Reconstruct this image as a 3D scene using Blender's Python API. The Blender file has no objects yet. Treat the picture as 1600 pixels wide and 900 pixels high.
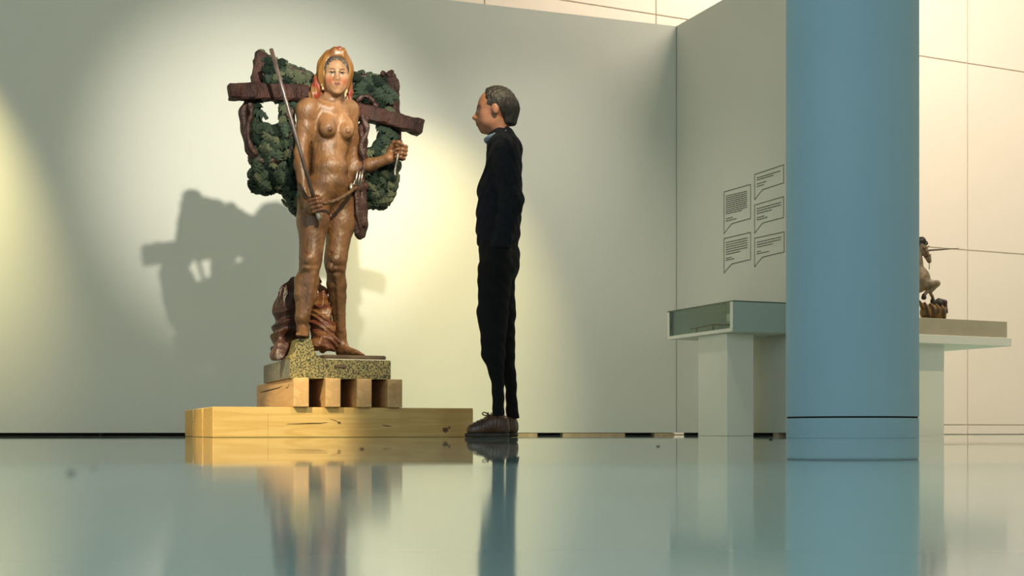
import bpy, math, random
import numpy as np
from mathutils import Matrix, Vector

# ------------------------------------------------------------------ camera, world, lights, exposure
scene = bpy.context.scene
col = scene.collection
F_PX, HORIZON, CAM_Z = 2100.0, 674.5, 0.03      # focal length in pixels of the 1600 px wide frame

cam_data = bpy.data.cameras.new('camera')
cam = bpy.data.objects.new('camera', cam_data)
col.objects.link(cam)
cam.location = (0, 0, CAM_Z)
cam.rotation_euler = (math.pi / 2, 0, 0)
cam_data.sensor_width = 36.0
cam_data.lens = F_PX / 1600 * 36.0
cam_data.shift_y = (HORIZON - 450) / 1600
cam_data.clip_start = 0.01
cam_data.dof.use_dof = True
cam_data.dof.focus_distance = 7.1
cam_data.dof.aperture_fstop = 5.6
scene.camera = cam

world = bpy.data.worlds.new('world')
scene.world = world
world.use_nodes = True
world.node_tree.nodes['Background'].inputs[0].default_value = (0.84, 0.82, 0.67, 1)
world.node_tree.nodes['Background'].inputs[1].default_value = 0.80

scene.view_settings.view_transform = 'Standard'
scene.view_settings.look = 'None'
scene.view_settings.gamma = 1.0
scene.view_settings.exposure = 0.1
scene.view_settings.use_curve_mapping = False


def aim(o, target):
    d = Vector(target) - o.location
    o.rotation_euler = d.to_track_quat('-Z', 'Y').to_euler()


def spot(name, loc, target, power, size_deg, blend, color, radius=0.04):
    l = bpy.data.lights.new(name, 'SPOT')
    l.energy = power
    l.spot_size = math.radians(size_deg)
    l.spot_blend = blend
    l.color = color
    l.shadow_soft_size = radius
    o = bpy.data.objects.new(name, l)
    col.objects.link(o)
    o.location = loc
    aim(o, target)
    return o


def area(name, loc, target, power, sx, sy, color):
    l = bpy.data.lights.new(name, 'AREA')
    l.shape = 'RECTANGLE'
    l.size, l.size_y = sx, sy
    l.energy = power
    l.color = color
    o = bpy.data.objects.new(name, l)
    col.objects.link(o)
    o.location = loc
    aim(o, target)
    return o


# daylight from the glazed front of the hall, behind the camera
area('daylight', (-2.6, -0.6, 2.6), (1.5, 6.3, 1.7), 85, 2.6, 2.4, (0.46, 0.76, 1.0))
# exhibition spots on the ceiling track, then two added fill spots
spot('spot_sculpture', (0.22, 3.56, 2.78), (-1.75, 9.9, 1.95), 1550, 27, 1.0, (1.0, 0.95, 0.82))
spot('spot_high', (1.3, 4.2, 4.7), (-0.98, 7.3, 1.10), 1600, 17, 0.5, (1.0, 0.86, 0.60))
spot('spot_base', (-2.3, 3.2, 3.4), (-1.46, 7.0, 0.15), 1500, 14, 0.6, (1.0, 0.83, 0.46))
spot('spot_wall_right', (-0.3, 7.6, 4.6), (-0.57, 10.1, 1.30), 920, 30, 1.0, (1.0, 0.84, 0.42))
spot('spot_wall_left', (-4.4, 7.0, 4.4), (-4.15, 9.0, 1.95), 1450, 31, 1.0, (1.0, 0.86, 0.42))
spot('fill_wall_low', (0.6, 7.6, 5.2), (0.3, 10.6, 0.3), 330, 48, 1.0, (1.0, 0.93, 0.78))  # added wash to brighten the lower wall, no known fitting
spot('fill_table', (5.6, 7.2, 5.2), (3.2, 9.5, 0.7), 420, 34, 0.8, (1.0, 0.80, 0.56))  # added lamp that warms the table and its pedestal
# warm lamps over the hall behind the partition
area('hall_lamp', (5.0, 10.2, 6.2), (4.6, 13.6, 1.6), 330, 5.0, 1.5, (1.0, 0.84, 0.70))
area('hall_lamp', (0.5, 11.9, 5.6), (0.5, 13.0, 3.5), 55, 4.0, 0.5, (1.0, 0.85, 0.66))


# ------------------------------------------------------------------ helpers
def P(px, py, Y):
    """The point at depth Y that the photograph shows at (px, py)."""
    return np.array([(px - 800.0) / F_PX * Y, Y, CAM_Z + (HORIZON - py) / F_PX * Y])


ORIGIN = {}


def tag(o, label=None, cat=None, group=None, kind=None):
    if label: o['label'] = label
    if cat: o['category'] = cat
    if group: o['group'] = group
    if kind: o['kind'] = kind
    return o


def thing(name, loc, label, cat, group=None):
    o = bpy.data.objects.new(name, None)
    col.objects.link(o)
    o.location = loc
    o.empty_display_size = 0.1
    ORIGIN[o.name] = np.array(loc, float)
    return tag(o, label, cat, group)


def build(name, verts, faces, mat, parent=None, smooth=False, colors=None, origin=None):
    """One mesh object from world-space vertices; a child keeps its parent's origin."""
    verts = np.asarray(verts, float)
    if parent is not None:
        og = ORIGIN[parent.name]
    elif origin is not None:
        og = np.array(origin, float)
    else:
        og = np.zeros(3)
    me = bpy.data.meshes.new(name)
    me.from_pydata((verts - og).tolist(), [], [list(map(int, f)) for f in faces] if not isinstance(faces, np.ndarray) else faces.tolist())
    if smooth:
        me.polygons.foreach_set('use_smooth', np.array([len(q) <= 4 for q in faces], bool))
    if colors is not None:
        at = me.attributes.new('paint', 'FLOAT_COLOR', 'POINT')
        c = np.ones((len(verts), 4), np.float32)
        c[:, :3] = colors
        at.data.foreach_set('color', c.ravel())
    me.materials.append(mat)
    me.update()
    o = bpy.data.objects.new(name, me)
    col.objects.link(o)
    if parent is not None:
        o.parent = parent
    else:
        o.location = og
    ORIGIN[o.name] = og
    return o


def box_vf(c, ax, ay, az, bevel=0.0):
    """Box with centre c and half-axis vectors ax, ay, az; optional chamfered edges."""
    c, ax, ay, az = [np.asarray(v, float) for v in (c, ax, ay, az)]
    if bevel <= 0:
        v = [c + sx * ax + sy * ay + sz * az for sz in (-1, 1) for sy in (-1, 1) for sx in (-1, 1)]
        f = [(0, 2, 3, 1), (4, 5, 7, 6), (0, 1, 5, 4), (2, 6, 7, 3), (0, 4, 6, 2), (1, 3, 7, 5)]
        return v, f
    H = [np.linalg.norm(a) for a in (ax, ay, az)]
    U = [a / h for a, h in zip((ax, ay, az), H)]
    v, idx = [], {}
    for sx in (-1, 1):
        for sy in (-1, 1):
            for sz in (-1, 1):
                s = (sx, sy, sz)
                for k in range(3):
                    p = c.copy()
                    for j in range(3):
                        p = p + U[j] * s[j] * (H[j] if j == k else H[j] - bevel)
                    idx[s, k] = len(v)
                    v.append(p)
    f = []
    for k in range(3):
        i, j = [(1, 2), (2, 0), (0, 1)][k]
        for sk in (-1, 1):
            q = []
            for a, b in ((-1, -1), (1, -1), (1, 1), (-1, 1)):
                s = [0, 0, 0]
                s[k], s[i], s[j] = sk, a, b
                q.append(idx[tuple(s), k])
            f.append(q if sk > 0 else q[::-1])
    for k in range(3):                       # edges along axis k
        i, j = [(1, 2), (2, 0), (0, 1)][k]
        for a in (-1, 1):
            for b in (-1, 1):
                s0, s1 = [0, 0, 0], [0, 0, 0]
                s0[k], s1[k] = -1, 1
                s0[i] = s1[i] = a
                s0[j] = s1[j] = b
                q = [idx[tuple(s0), i], idx[tuple(s0), j], idx[tuple(s1), j], idx[tuple(s1), i]]
                f.append(q if a * b > 0 else q[::-1])
    for sx in (-1, 1):
        for sy in (-1, 1):
            for sz in (-1, 1):
                q = [idx[(sx, sy, sz), k] for k in range(3)]
                f.append(q if sx * sy * sz > 0 else q[::-1])
    return v, f


def merge(*vfs):
    V, Fc = [], []
    for v, f in vfs:
        n = len(V)
        V += list(v)
        Fc += [[i + n for i in q] for q in f]
    return V, Fc


def tube_vf(pts, radii, n=10, bump=None, flat=1.0):
    pts = [np.asarray(p, float) for p in pts]
    if np.isscalar(radii): radii = [radii] * len(pts)
    V, Fc = [], []
    up = np.array([0.0, 0.0, 1.0])
    t0 = pts[1] - pts[0]
    if abs(t0[2]) > 0.95 * np.linalg.norm(t0): up = np.array([0.0, 1.0, 0.0])
    for i, p in enumerate(pts):
        a = pts[max(i - 1, 0)]
        b = pts[min(i + 1, len(pts) - 1)]
        t = b - a
        t /= np.linalg.norm(t) + 1e-9
        s = np.cross(t, up)
        s /= np.linalg.norm(s) + 1e-9
        up = np.cross(s, t)
        for k in range(n):
            th = 2 * math.pi * k / n
            r = radii[i] * (1 + (bump(i, k) if bump else 0))
            V.append(p + r * (math.cos(th) * s + math.sin(th) * up * flat))
    for i in range(len(pts) - 1):
        for k in range(n):
            k2 = (k + 1) % n
            Fc.append((i * n + k, i * n + k2, (i + 1) * n + k2, (i + 1) * n + k))
    Fc.append(tuple(range(n))[::-1])
    Fc.append(tuple((len(pts) - 1) * n + k for k in range(n)))
    return V, Fc


def spline(pts, n):
    """Catmull-Rom through rows of pts."""
    pts = np.asarray(pts, float)
    ext = np.vstack([2 * pts[0] - pts[1], pts, 2 * pts[-1] - pts[-2]])
    out = []
    m = len(pts) - 1
    for t in np.linspace(0, m, n):
        i = min(int(t), m - 1)
        u = t - i
        p0, p1, p2, p3 = ext[i:i + 4]
        out.append(0.5 * ((2 * p1) + (p2 - p0) * u + (2 * p0 - 5 * p1 + 4 * p2 - p3) * u * u + (3 * p1 - p0 - 3 * p2 + p3) * u ** 3))
    return np.array(out)


class Vol:
    """A signed distance field on a grid: smooth unions of shapes, meshed with surface nets."""

    def __init__(s, lo, hi, h):
        s.lo, s.h = np.asarray(lo, float), h
        s.n = np.ceil((np.asarray(hi, float) - s.lo) / h).astype(int) + 1
        s.D = np.full(s.n, 1.0, np.float32)
        s.ax = [(s.lo[i] + h * np.arange(s.n[i])).astype(np.float32) for i in range(3)]

    def sub(s, lo, hi):
        i0 = np.maximum(np.floor((np.asarray(lo) - s.lo) / s.h).astype(int), 0)
        i1 = np.minimum(np.ceil((np.asarray(hi) - s.lo) / s.h).astype(int) + 1, s.n)
        sl = tuple(slice(int(a), int(max(a, b))) for a, b in zip(i0, i1))
        x = s.ax[0][sl[0]][:, None, None]
        y = s.ax[1][sl[1]][None, :, None]
        z = s.ax[2][sl[2]][None, None, :]
        return sl, x, y, z

    def put(s, sl, d, k, mode):
        a = s.D[sl]
        if a.size == 0: return
        if mode == 'add':
            if k > 0:
                m = np.maximum(k - np.abs(a - d), 0) / k
                s.D[sl] = np.minimum(a, d) - m * m * k * 0.25
            else:
                s.D[sl] = np.minimum(a, d)
        else:
            d = -d
            if k > 0:
                m = np.maximum(k - np.abs(a - d), 0) / k
                s.D[sl] = np.maximum(a, d) + m * m * k * 0.25
            else:
                s.D[sl] = np.maximum(a, d)

    def cap(s, a, b, ra, rb=None, k=0.02, mode='add'):
        a, b = np.asarray(a, float), np.asarray(b, float)
        rb = ra if rb is None else rb
        pad = max(ra, rb) + k + 4 * s.h
        sl, x, y, z = s.sub(np.minimum(a, b) - pad, np.maximum(a, b) + pad)
        e = b - a
        L2 = float(e @ e) + 1e-12
        t = np.clip(((x - a[0]) * e[0] + (y - a[1]) * e[1] + (z - a[2]) * e[2]) / L2, 0, 1)
        d = np.sqrt((x - a[0] - t * e[0]) ** 2 + (y - a[1] - t * e[1]) ** 2 + (z - a[2] - t * e[2]) ** 2) - (ra + (rb - ra) * t)
        s.put(sl, d.astype(np.float32), k, mode)

    def chain(s, pts, radii, k=0.02):
        for i in range(len(pts) - 1):
            s.cap(pts[i], pts[i + 1], radii[i], radii[i + 1], k)

    def ell(s, c, r, M=None, k=0.02, mode='add'):
        """Ellipsoid: centre c, radii r, rows of M its axes."""
        c = np.asarray(c, float)
        M = np.eye(3) if M is None else np.asarray(M, float)
        ext = np.sqrt(sum((M[i] * r[i]) ** 2 for i in range(3)))
        pad = k + 4 * s.h
        sl, x, y, z = s.sub(c - ext - pad, c + ext + pad)
        q = [((x - c[0]) * M[i][0] + (y - c[1]) * M[i][1] + (z - c[2]) * M[i][2]) for i in range(3)]
        k0 = np.sqrt(sum((q[i] / r[i]) ** 2 for i in range(3)))
        k1 = np.sqrt(sum((q[i] / r[i] ** 2) ** 2 for i in range(3))) + 1e-9
        d = np.where(k0 < 1e-4, -min(r), k0 * (k0 - 1) / k1)
        s.put(sl, d.astype(np.float32), k, mode)

    def half(s, p, n, k=0.0):
        """Keep only what lies behind the plane through p with normal n."""
        n = np.asarray(n, float) / np.linalg.norm(n)
        x, y, z = s.ax[0][:, None, None], s.ax[1][None, :, None], s.ax[2][None, None, :]
        d = (x - p[0]) * n[0] + (y - p[1]) * n[1] + (z - p[2]) * n[2]
        s.put((slice(None),) * 3, -d.astype(np.float32), k, 'carve')

    def ripple(s, lo, hi, fn):
        sl, x, y, z = s.sub(lo, hi)
        s.D[sl] = s.D[sl] + fn(x, y, z).astype(np.float32)

    def mesh(s, relax=1):
        D = s.D
        ins = D < 0
        nx, ny, nz = D.shape
        cs = ins[:-1, :-1, :-1].astype(np.int8)
        tot = np.zeros((nx - 1, ny - 1, nz - 1), np.int8)
        for dx in (0, 1):
            for dy in (0, 1):
                for dz in (0, 1):
                    tot += ins[dx:nx - 1 + dx, dy:ny - 1 + dy, dz:nz - 1 + dz]
        act = (tot > 0) & (tot < 8)
        I = np.argwhere(act)
        vid = np.full(act.shape, -1, np.int64)
        vid[act] = np.arange(len(I))
        acc = np.zeros((len(I), 3))
        cnt = np.zeros(len(I))
        cor = [(a, b, c) for a in (0, 1) for b in (0, 1) for c in (0, 1)]
        for a in cor:
            for ax in range(3):
                if a[ax]: continue
                b = list(a)
                b[ax] = 1
                da = D[I[:, 0] + a[0], I[:, 1] + a[1], I[:, 2] + a[2]]
                db = D[I[:, 0] + b[0], I[:, 1] + b[1], I[:, 2] + b[2]]
                m = (da < 0) != (db < 0)
                t = da[m] / (da[m] - db[m])
                p = np.tile(np.array(a, float), (m.sum(), 1))
                p[:, ax] = t
                acc[m] += p
                cnt[m] += 1
        V = s.lo + s.h * (I + acc / np.maximum(cnt, 1)[:, None])
        quads = []
        for ax in range(3):
            A = [slice(None)] * 3
            B = [slice(None)] * 3
            A[ax], B[ax] = slice(0, -1), slice(1, None)
            ia, ib = ins[tuple(A)], ins[tuple(B)]
            E = np.argwhere(ia != ib)
            o1, o2 = [(1, 2), (2, 0), (0, 1)][ax]
            ok = (E[:, o1] > 0) & (E[:, o2] > 0) & (E[:, o1] < D.shape[o1] - 1) & (E[:, o2] < D.shape[o2] - 1)
            E = E[ok]

            def at(d1, d2):
                c = E.copy()
                c[:, o1] -= d1
                c[:, o2] -= d2
                return vid[c[:, 0], c[:, 1], c[:, 2]]
            q = np.stack([at(1, 1), at(0, 1), at(0, 0), at(1, 0)], 1)
            flip = ~ia[E[:, 0], E[:, 1], E[:, 2]]
            q[flip] = q[flip][:, ::-1]
            quads.append(q)
        Q = np.vstack(quads)
        Q = Q[(Q >= 0).all(1)]
        for _ in range(relax):
            S = np.zeros_like(V)
            n = np.zeros(len(V))
            for a in range(4):
                b = (a + 1) % 4
                np.add.at(S, Q[:, a], V[Q[:, b]])
                np.add.at(n, Q[:, a], 1)
                np.add.at(S, Q[:, b], V[Q[:, a]])
                np.add.at(n, Q[:, b], 1)
            V = 0.5 * V + 0.5 * S / np.maximum(n, 1)[:, None]
        return V, Q


def yaw_axes(deg):
    """Rows: to the figure's left (picture right when facing the camera), forward, up."""
    a = math.radians(deg)
    return np.array([[math.cos(a), math.sin(a), 0], [math.sin(a), -math.cos(a), 0], [0, 0, 1.0]])


# ------------------------------------------------------------------ materials
def new_mat(name):
    m = bpy.data.materials.new(name)
    m.use_nodes = True
    return m, m.node_tree.nodes, m.node_tree.links, m.node_tree.nodes['Principled BSDF']


def mat(name, c1, c2=None, rough=0.5, scale=8.0, stretch=(1, 1, 1), bump=0.0, bscale=None, metal=0.0, detail=4.0, spec=0.5,
        lo=0.35, hi=0.65, attr=False, bstretch=None, coat=0.0, rot=(0, 0, 0)):
    m, N, L, b = new_mat(name)
    b.inputs['Roughness'].default_value = rough
    b.inputs['Metallic'].default_value = metal
    b.inputs['Specular IOR Level'].default_value = spec
    b.inputs['Coat Weight'].default_value = coat
    b.inputs['Coat Roughness'].default_value = 0.2
    tc = N.new('ShaderNodeTexCoord')
    if c2 is None: c2 = tuple(x * 0.9 for x in c1)

    def noise(sc, st):
        mp = N.new('ShaderNodeMapping')
        mp.inputs['Scale'].default_value = st
        mp.inputs['Rotation'].default_value = rot
        L.new(tc.outputs['Object'], mp.inputs[0])
        nz = N.new('ShaderNodeTexNoise')
        nz.inputs['Scale'].default_value = sc
        nz.inputs['Detail'].default_value = detail
        L.new(mp.outputs[0], nz.inputs['Vector'])
        return nz
    nz = noise(scale, stretch)
    r = N.new('ShaderNodeValToRGB')
    r.color_ramp.elements[0].position, r.color_ramp.elements[1].position = lo, hi
    r.color_ramp.elements[0].color = (*c1, 1)
    r.color_ramp.elements[1].color = (*c2, 1)
    L.new(nz.outputs['Fac'], r.inputs[0])
    out = r.outputs[0]
    if attr:
        at = N.new('ShaderNodeAttribute')
        at.attribute_name = 'paint'
        mx = N.new('ShaderNodeMix')
        mx.data_type = 'RGBA'
        mx.blend_type = 'MULTIPLY'
        mx.inputs['Factor'].default_value = 1.0
        L.new(at.outputs['Color'], mx.inputs['A'])
        L.new(out, mx.inputs['B'])
        out = mx.outputs['Result']
    L.new(out, b.inputs['Base Color'])
    if bump > 0:
        nb = noise(bscale or scale * 3, bstretch or stretch)
        bp = N.new('ShaderNodeBump')
        bp.inputs['Strength'].default_value = bump
        bp.inputs['Distance'].default_value = 0.01
        L.new(nb.outputs['Fac'], bp.inputs['Height'])
        L.new(bp.outputs[0], b.inputs['Normal'])
    return m


def srgb(r, g, b):
    return tuple(((c / 255 + 0.055) / 1.055) ** 2.4 if c > 10 else c / 255 / 12.92 for c in (r, g, b))


M = {}
M['partition'] = mat('partition_paint', (0.66, 0.655, 0.575), (0.68, 0.675, 0.595), rough=0.75, scale=1.2, bump=0.03, bscale=220)
M['far_wall'] = mat('far_wall_paint', (0.80, 0.71, 0.60), (0.82, 0.73, 0.62), rough=0.7, scale=1.0)
M['white_paint'] = mat('white_paint', (0.70, 0.70, 0.62), (0.72, 0.72, 0.64), rough=0.55, scale=2.0)
M['case_shade'] = mat('case_shade_grey', (0.30, 0.38, 0.35), (0.32, 0.40, 0.37), rough=0.5, scale=2.0)  # dim cool faces of the white case, shade put into the colour
M['column'] = mat('column_blue', (0.26, 0.45, 0.57), (0.28, 0.47, 0.58), rough=0.6, scale=1.5, bump=0.02, bscale=80)  # even blue tone over shaft and base
M['dark'] = mat('dark_gap', (0.012, 0.011, 0.009), rough=0.9)
M['shim'] = mat('pale_shim_wood', (0.62, 0.46, 0.27), (0.5, 0.36, 0.2), rough=0.6, scale=20)
M['line'] = mat('seam_shadow_line', (0.30, 0.28, 0.22), rough=0.8)
M['joint'] = mat('panel_joint', (0.74, 0.66, 0.53), rough=0.8)
M['ink'] = mat('dark_vinyl_print', (0.085, 0.085, 0.06), rough=0.6)
M['ceiling'] = mat('ceiling_paint', (0.5, 0.5, 0.46), rough=0.9)


def glass_mat():
    m, N, L, b = new_mat('clear_glass')
    b.inputs['Base Color'].default_value = (0.74, 0.88, 0.82, 1)
    b.inputs['Roughness'].default_value = 0.02
    b.inputs['Transmission Weight'].default_value = 1.0
    b.inputs['IOR'].default_value = 1.1
    return m


M['glass'] = glass_mat()
M['glass_edge'] = mat('green_glass_edge', (0.03, 0.06, 0.05), rough=0.2)


def floor_mat(name, base, rough):
    m, N, L, b = new_mat(name)
    tc = N.new('ShaderNodeTexCoord')
    nz = N.new('ShaderNodeTexNoise')
    nz.inputs['Scale'].default_value = 1.6
    nz.inputs['Detail'].default_value = 6
    L.new(tc.outputs['Object'], nz.inputs['Vector'])
    r = N.new('ShaderNodeValToRGB')
    r.color_ramp.elements[0].position, r.color_ramp.elements[1].position = 0.3, 0.7
    r.color_ramp.elements[0].color = (*[c * 0.86 for c in base], 1)
    r.color_ramp.elements[1].color = (*[min(c * 1.1, 1) for c in base], 1)
    L.new(nz.outputs['Fac'], r.inputs[0])
    L.new(r.outputs[0], b.inputs['Base Color'])
    n2 = N.new('ShaderNodeTexNoise')
    n2.inputs['Scale'].default_value = 3.0
    n2.inputs['Detail'].default_value = 5
    L.new(tc.outputs['Object'], n2.inputs['Vector'])
    mr = N.new('ShaderNodeMapRange')
    mr.inputs['From Min'].default_value = 0.3
    mr.inputs['From Max'].default_value = 0.7
    mr.inputs['To Min'].default_value = rough * 0.7
    mr.inputs['To Max'].default_value = rough * 1.3
    L.new(n2.outputs['Fac'], mr.inputs['Value'])
    L.new(mr.outputs[0], b.inputs['Roughness'])
    n3 = N.new('ShaderNodeTexNoise')
    n3.inputs['Scale'].default_value = 1.1
    n3.inputs['Detail'].default_value = 2
    L.new(tc.outputs['Object'], n3.inputs['Vector'])
    bp = N.new('ShaderNodeBump')
    bp.inputs['Strength'].default_value = 0.10
    bp.inputs['Distance'].default_value = 0.01
    L.new(n3.outputs['Fac'], bp.inputs['Height'])
    L.new(bp.outputs[0], b.inputs['Normal'])
    b.inputs['IOR'].default_value = 1.5
    return m


M['floor'] = floor_mat('polished_floor', (0.36, 0.50, 0.46), 0.02)
M['floor_near'] = floor_mat('polished_floor_near', (0.42, 0.60, 0.58), 0.085)

# ------------------------------------------------------------------ the room
E1 = np.array([math.cos(math.radians(20)), math.sin(math.radians(20)), 0])     # along the big partition
E2 = np.array([-math.sin(math.radians(20)), math.cos(math.radians(20)), 0])    # away from the camera
EZ = np.array([0, 0, 1.0])
RW = np.array([0.375, -0.927, 0])                                              # along the side partition, towards the camera
RN = np.array([-0.927, -0.375, 0])                                             # its face normal
CORNER = np.array([1.346, 11.0, 0])
WALL_H = CAM_Z + (HORIZON - 41) / F_PX * 11.0


def struct(name, v, f, m, parent=None, smooth=False):
    o = build(name, v, f, m, parent, smooth)
    if parent is None: o['kind'] = 'structure'
    return o


# floor: a dark bed with polished slabs, thin recessed joints between them
v, f = box_vf((1.5, 7.0, -0.06), (14, 0, 0), (0, 11.5, 0), (0, 0, 0.055))
floor = struct('floor', v, f, M['dark'])
rows = [(-4.4, 1.195, 0.0), (1.205, 2.795, 0.0), (2.805, 6.295, 0.0), (6.305, 9.0, 0.0), (9.01, 12.0, 0.0), (12.01, 18.4, 0.0)]
for i, (y0, y1, _) in enumerate(rows):
    xs = [-12.4, 1.3 + 0.4 * (i % 2), 15.4] if i else [-12.4, 15.4]
    for x0, x1 in zip(xs[:-1], xs[1:]):
        v, f = box_vf(((x0 + x1) / 2, (y0 + y1) / 2, -0.0045), ((x1 - x0) / 2 - 0.003, 0, 0), (0, (y1 - y0) / 2, 0), (0, 0, 0.0045), 0.001)
        build('slab', v, f, M['floor_near' if i == 0 else 'floor'], floor)

# big partition: two boards thick, standing on shims
TH, GAP = 0.14, 0.022
L0 = -7.0
c = CORNER + E1 * (L0 / 2) + E2 * (TH / 2)
v, f = box_vf(c + EZ * (GAP + WALL_H) / 2, E1 * (-L0 / 2), E2 * (TH / 2), EZ * (WALL_H - GAP) / 2)
struct('wall_left', v, f, M['partition'])
v, f = box_vf(c + E2 * 0.035 + EZ * (GAP / 2), E1 * (-L0 / 2), E2 * (TH / 2 - 0.035), EZ * (GAP / 2))
shade_left = struct('gap_shade_left', v, f, M['dark'])  # added dark strip standing in for the shade under the wall


def on_partition(px):
    """Distance along the big partition from its corner (negative to the left) at picture column px."""
    u = (px - 800) / F_PX
    Y = (11 - 1.346 * math.tan(math.radians(20))) / (1 - math.tan(math.radians(20)) * u)
    return (u * Y - 1.346) / E1[0]


def on_side(px):
    u = (px - 800) / F_PX
    return (u * 11 - 1.346) / (0.375 + 0.927 * u)


for a, b_ in ((155, 160), (800, 840), (880, 977), (1023, 1054)):
    s0, s1 = on_partition(a), on_partition(b_)
    v, f = box_vf(CORNER + E1 * (s0 + s1) / 2 + E2 * 0.05 + EZ * (GAP / 2 - 0.001), E1 * (s1 - s0) / 2, E2 * 0.045, EZ * (GAP / 2 - 0.0015))
    build('shim', v, f, M['shim'] if a > 400 else M['dark'], shade_left)

SL = 2.55
c = CORNER + RW * (SL / 2) - RN * (TH / 2)
v, f = box_vf(c + EZ * (GAP + WALL_H) / 2, RW * (SL / 2 - 0.004), RN * (TH / 2), EZ * (WALL_H - GAP) / 2)
struct('wall_right', v, f, M['partition'])
v, f = box_vf(c - RN * 0.035 + EZ * (GAP / 2), RW * (SL / 2), RN * (TH / 2 - 0.035), EZ * (GAP / 2))
shade_right = struct('gap_shade_right', v, f, M['dark'])  # dark strip again in place of the shade below the wall
for a, b_ in ((1090, 1100), (1207, 1215)):
    s0, s1 = on_side(a), on_side(b_)
    v, f = box_vf(CORNER + RW * (s0 + s1) / 2 - RN * 0.05 + EZ * (GAP / 2 - 0.001), RW * (s1 - s0) / 2, RN * 0.045, EZ * (GAP / 2 - 0.0015))
    build('shim', v, f, M['shim'], shade_right)
# grey strip coloured as the shadow line where the two partitions meet
v, f = box_vf(CORNER + RW * 0.003 + RN * 0.001 + EZ * (WALL_H / 2 + 0.012), RW * 0.003, RN * 0.002, EZ * (WALL_H / 2 - 0.012))
struct('seam_shade_1', v, f, M['line'])

# far wall behind the partition: big cream panels with open joints and a base panel
A25 = math.radians(25.5)
W1 = np.array([math.cos(A25), math.sin(A25), 0])
W2 = np.array([-math.sin(A25), math.cos(A25), 0])
FP = P(1512, 674.5, 14.0) * [1, 1, 0]


def on_far(px):
    u = (px - 800) / F_PX
    return (u * FP[1] - FP[0]) / (W1[0] - u * W1[1])


FAR_H = 6.69
v, f = box_vf(FP + W2 * 0.114 - W1 * 1.0 + EZ * FAR_H / 2, W1 * 9.0, W2 * 0.1, EZ * FAR_H / 2)
far = struct('wall_back', v, f, M['joint'])
joint_x = [-8.2, -6.3, on_far(757), on_far(1025), on_far(1281), 0.0]
joint_x += [joint_x[-1] + 1.55 * k for k in range(1, 5)]
zs = [0.0, CAM_Z + (HORIZON - 664) / F_PX * 14.0, CAM_Z + (HORIZON - 391) / F_PX * 14, CAM_Z + (HORIZON - 99) / F_PX * 14]
zs += [zs[-1] + 1.92]
J = 0.005
for x0, x1 in zip(joint_x[:-1], joint_x[1:]):
    for z0, z1 in zip(zs[:-1], zs[1:]):
        v, f = box_vf(FP + W1 * (x0 + x1) / 2 + W2 * 0.006 + EZ * (z0 + z1) / 2, W1 * ((x1 - x0) / 2 - J), W2 * 0.0075, EZ * ((z1 - z0) / 2 - J), 0.003)
        build('panel', v, f, M['far_wall'], far)

# column: round shaft with a separate base ring
CC = np.array([(1331 - 800) / F_PX * 6.32, 6.32, 0])
CR = 101 / F_PX * 6.32
n = 96


def ring_vf(c, prof, n=96):
    V = [c + np.array([r * math.cos(2 * math.pi * k / n), r * math.sin(2 * math.pi * k / n), z]) for r, z in prof for k in range(n)]
    Fc = [(i * n + k, i * n + (k + 1) % n, (i + 1) * n + (k + 1) % n, (i + 1) * n + k) for i in range(len(prof) - 1) for k in range(n)]
    return V, Fc


zb = CAM_Z + (HORIZON - 651.5) / F_PX * 6.02
column = thing('column', CC, 'thick round blue column standing in front of the speech bubble wall', 'column')
v, f = ring_vf(CC, [(CR, zb + 0.004), (CR, 2.5), (CR, 6.69)])
build('shaft', v, f, M['column'], column, True)
v, f = ring_vf(CC, [(CR - 0.006, zb - 0.004), (CR - 0.006, zb + 0.006)])
build('joint_ring', v, f, M['dark'], column, True)
v, f = ring_vf(CC, [(CR - 0.001, 0.0005), (CR - 0.001, zb - 0.004)])
build('base_ring', v, f, M['column'], column, True)

v, f = box_vf((1.5, 7.0, 6.75), (14, 0, 0), (0, 11.5, 0), (0, 0, 0.05))
struct('ceiling', v, f, M['ceiling'])

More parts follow.
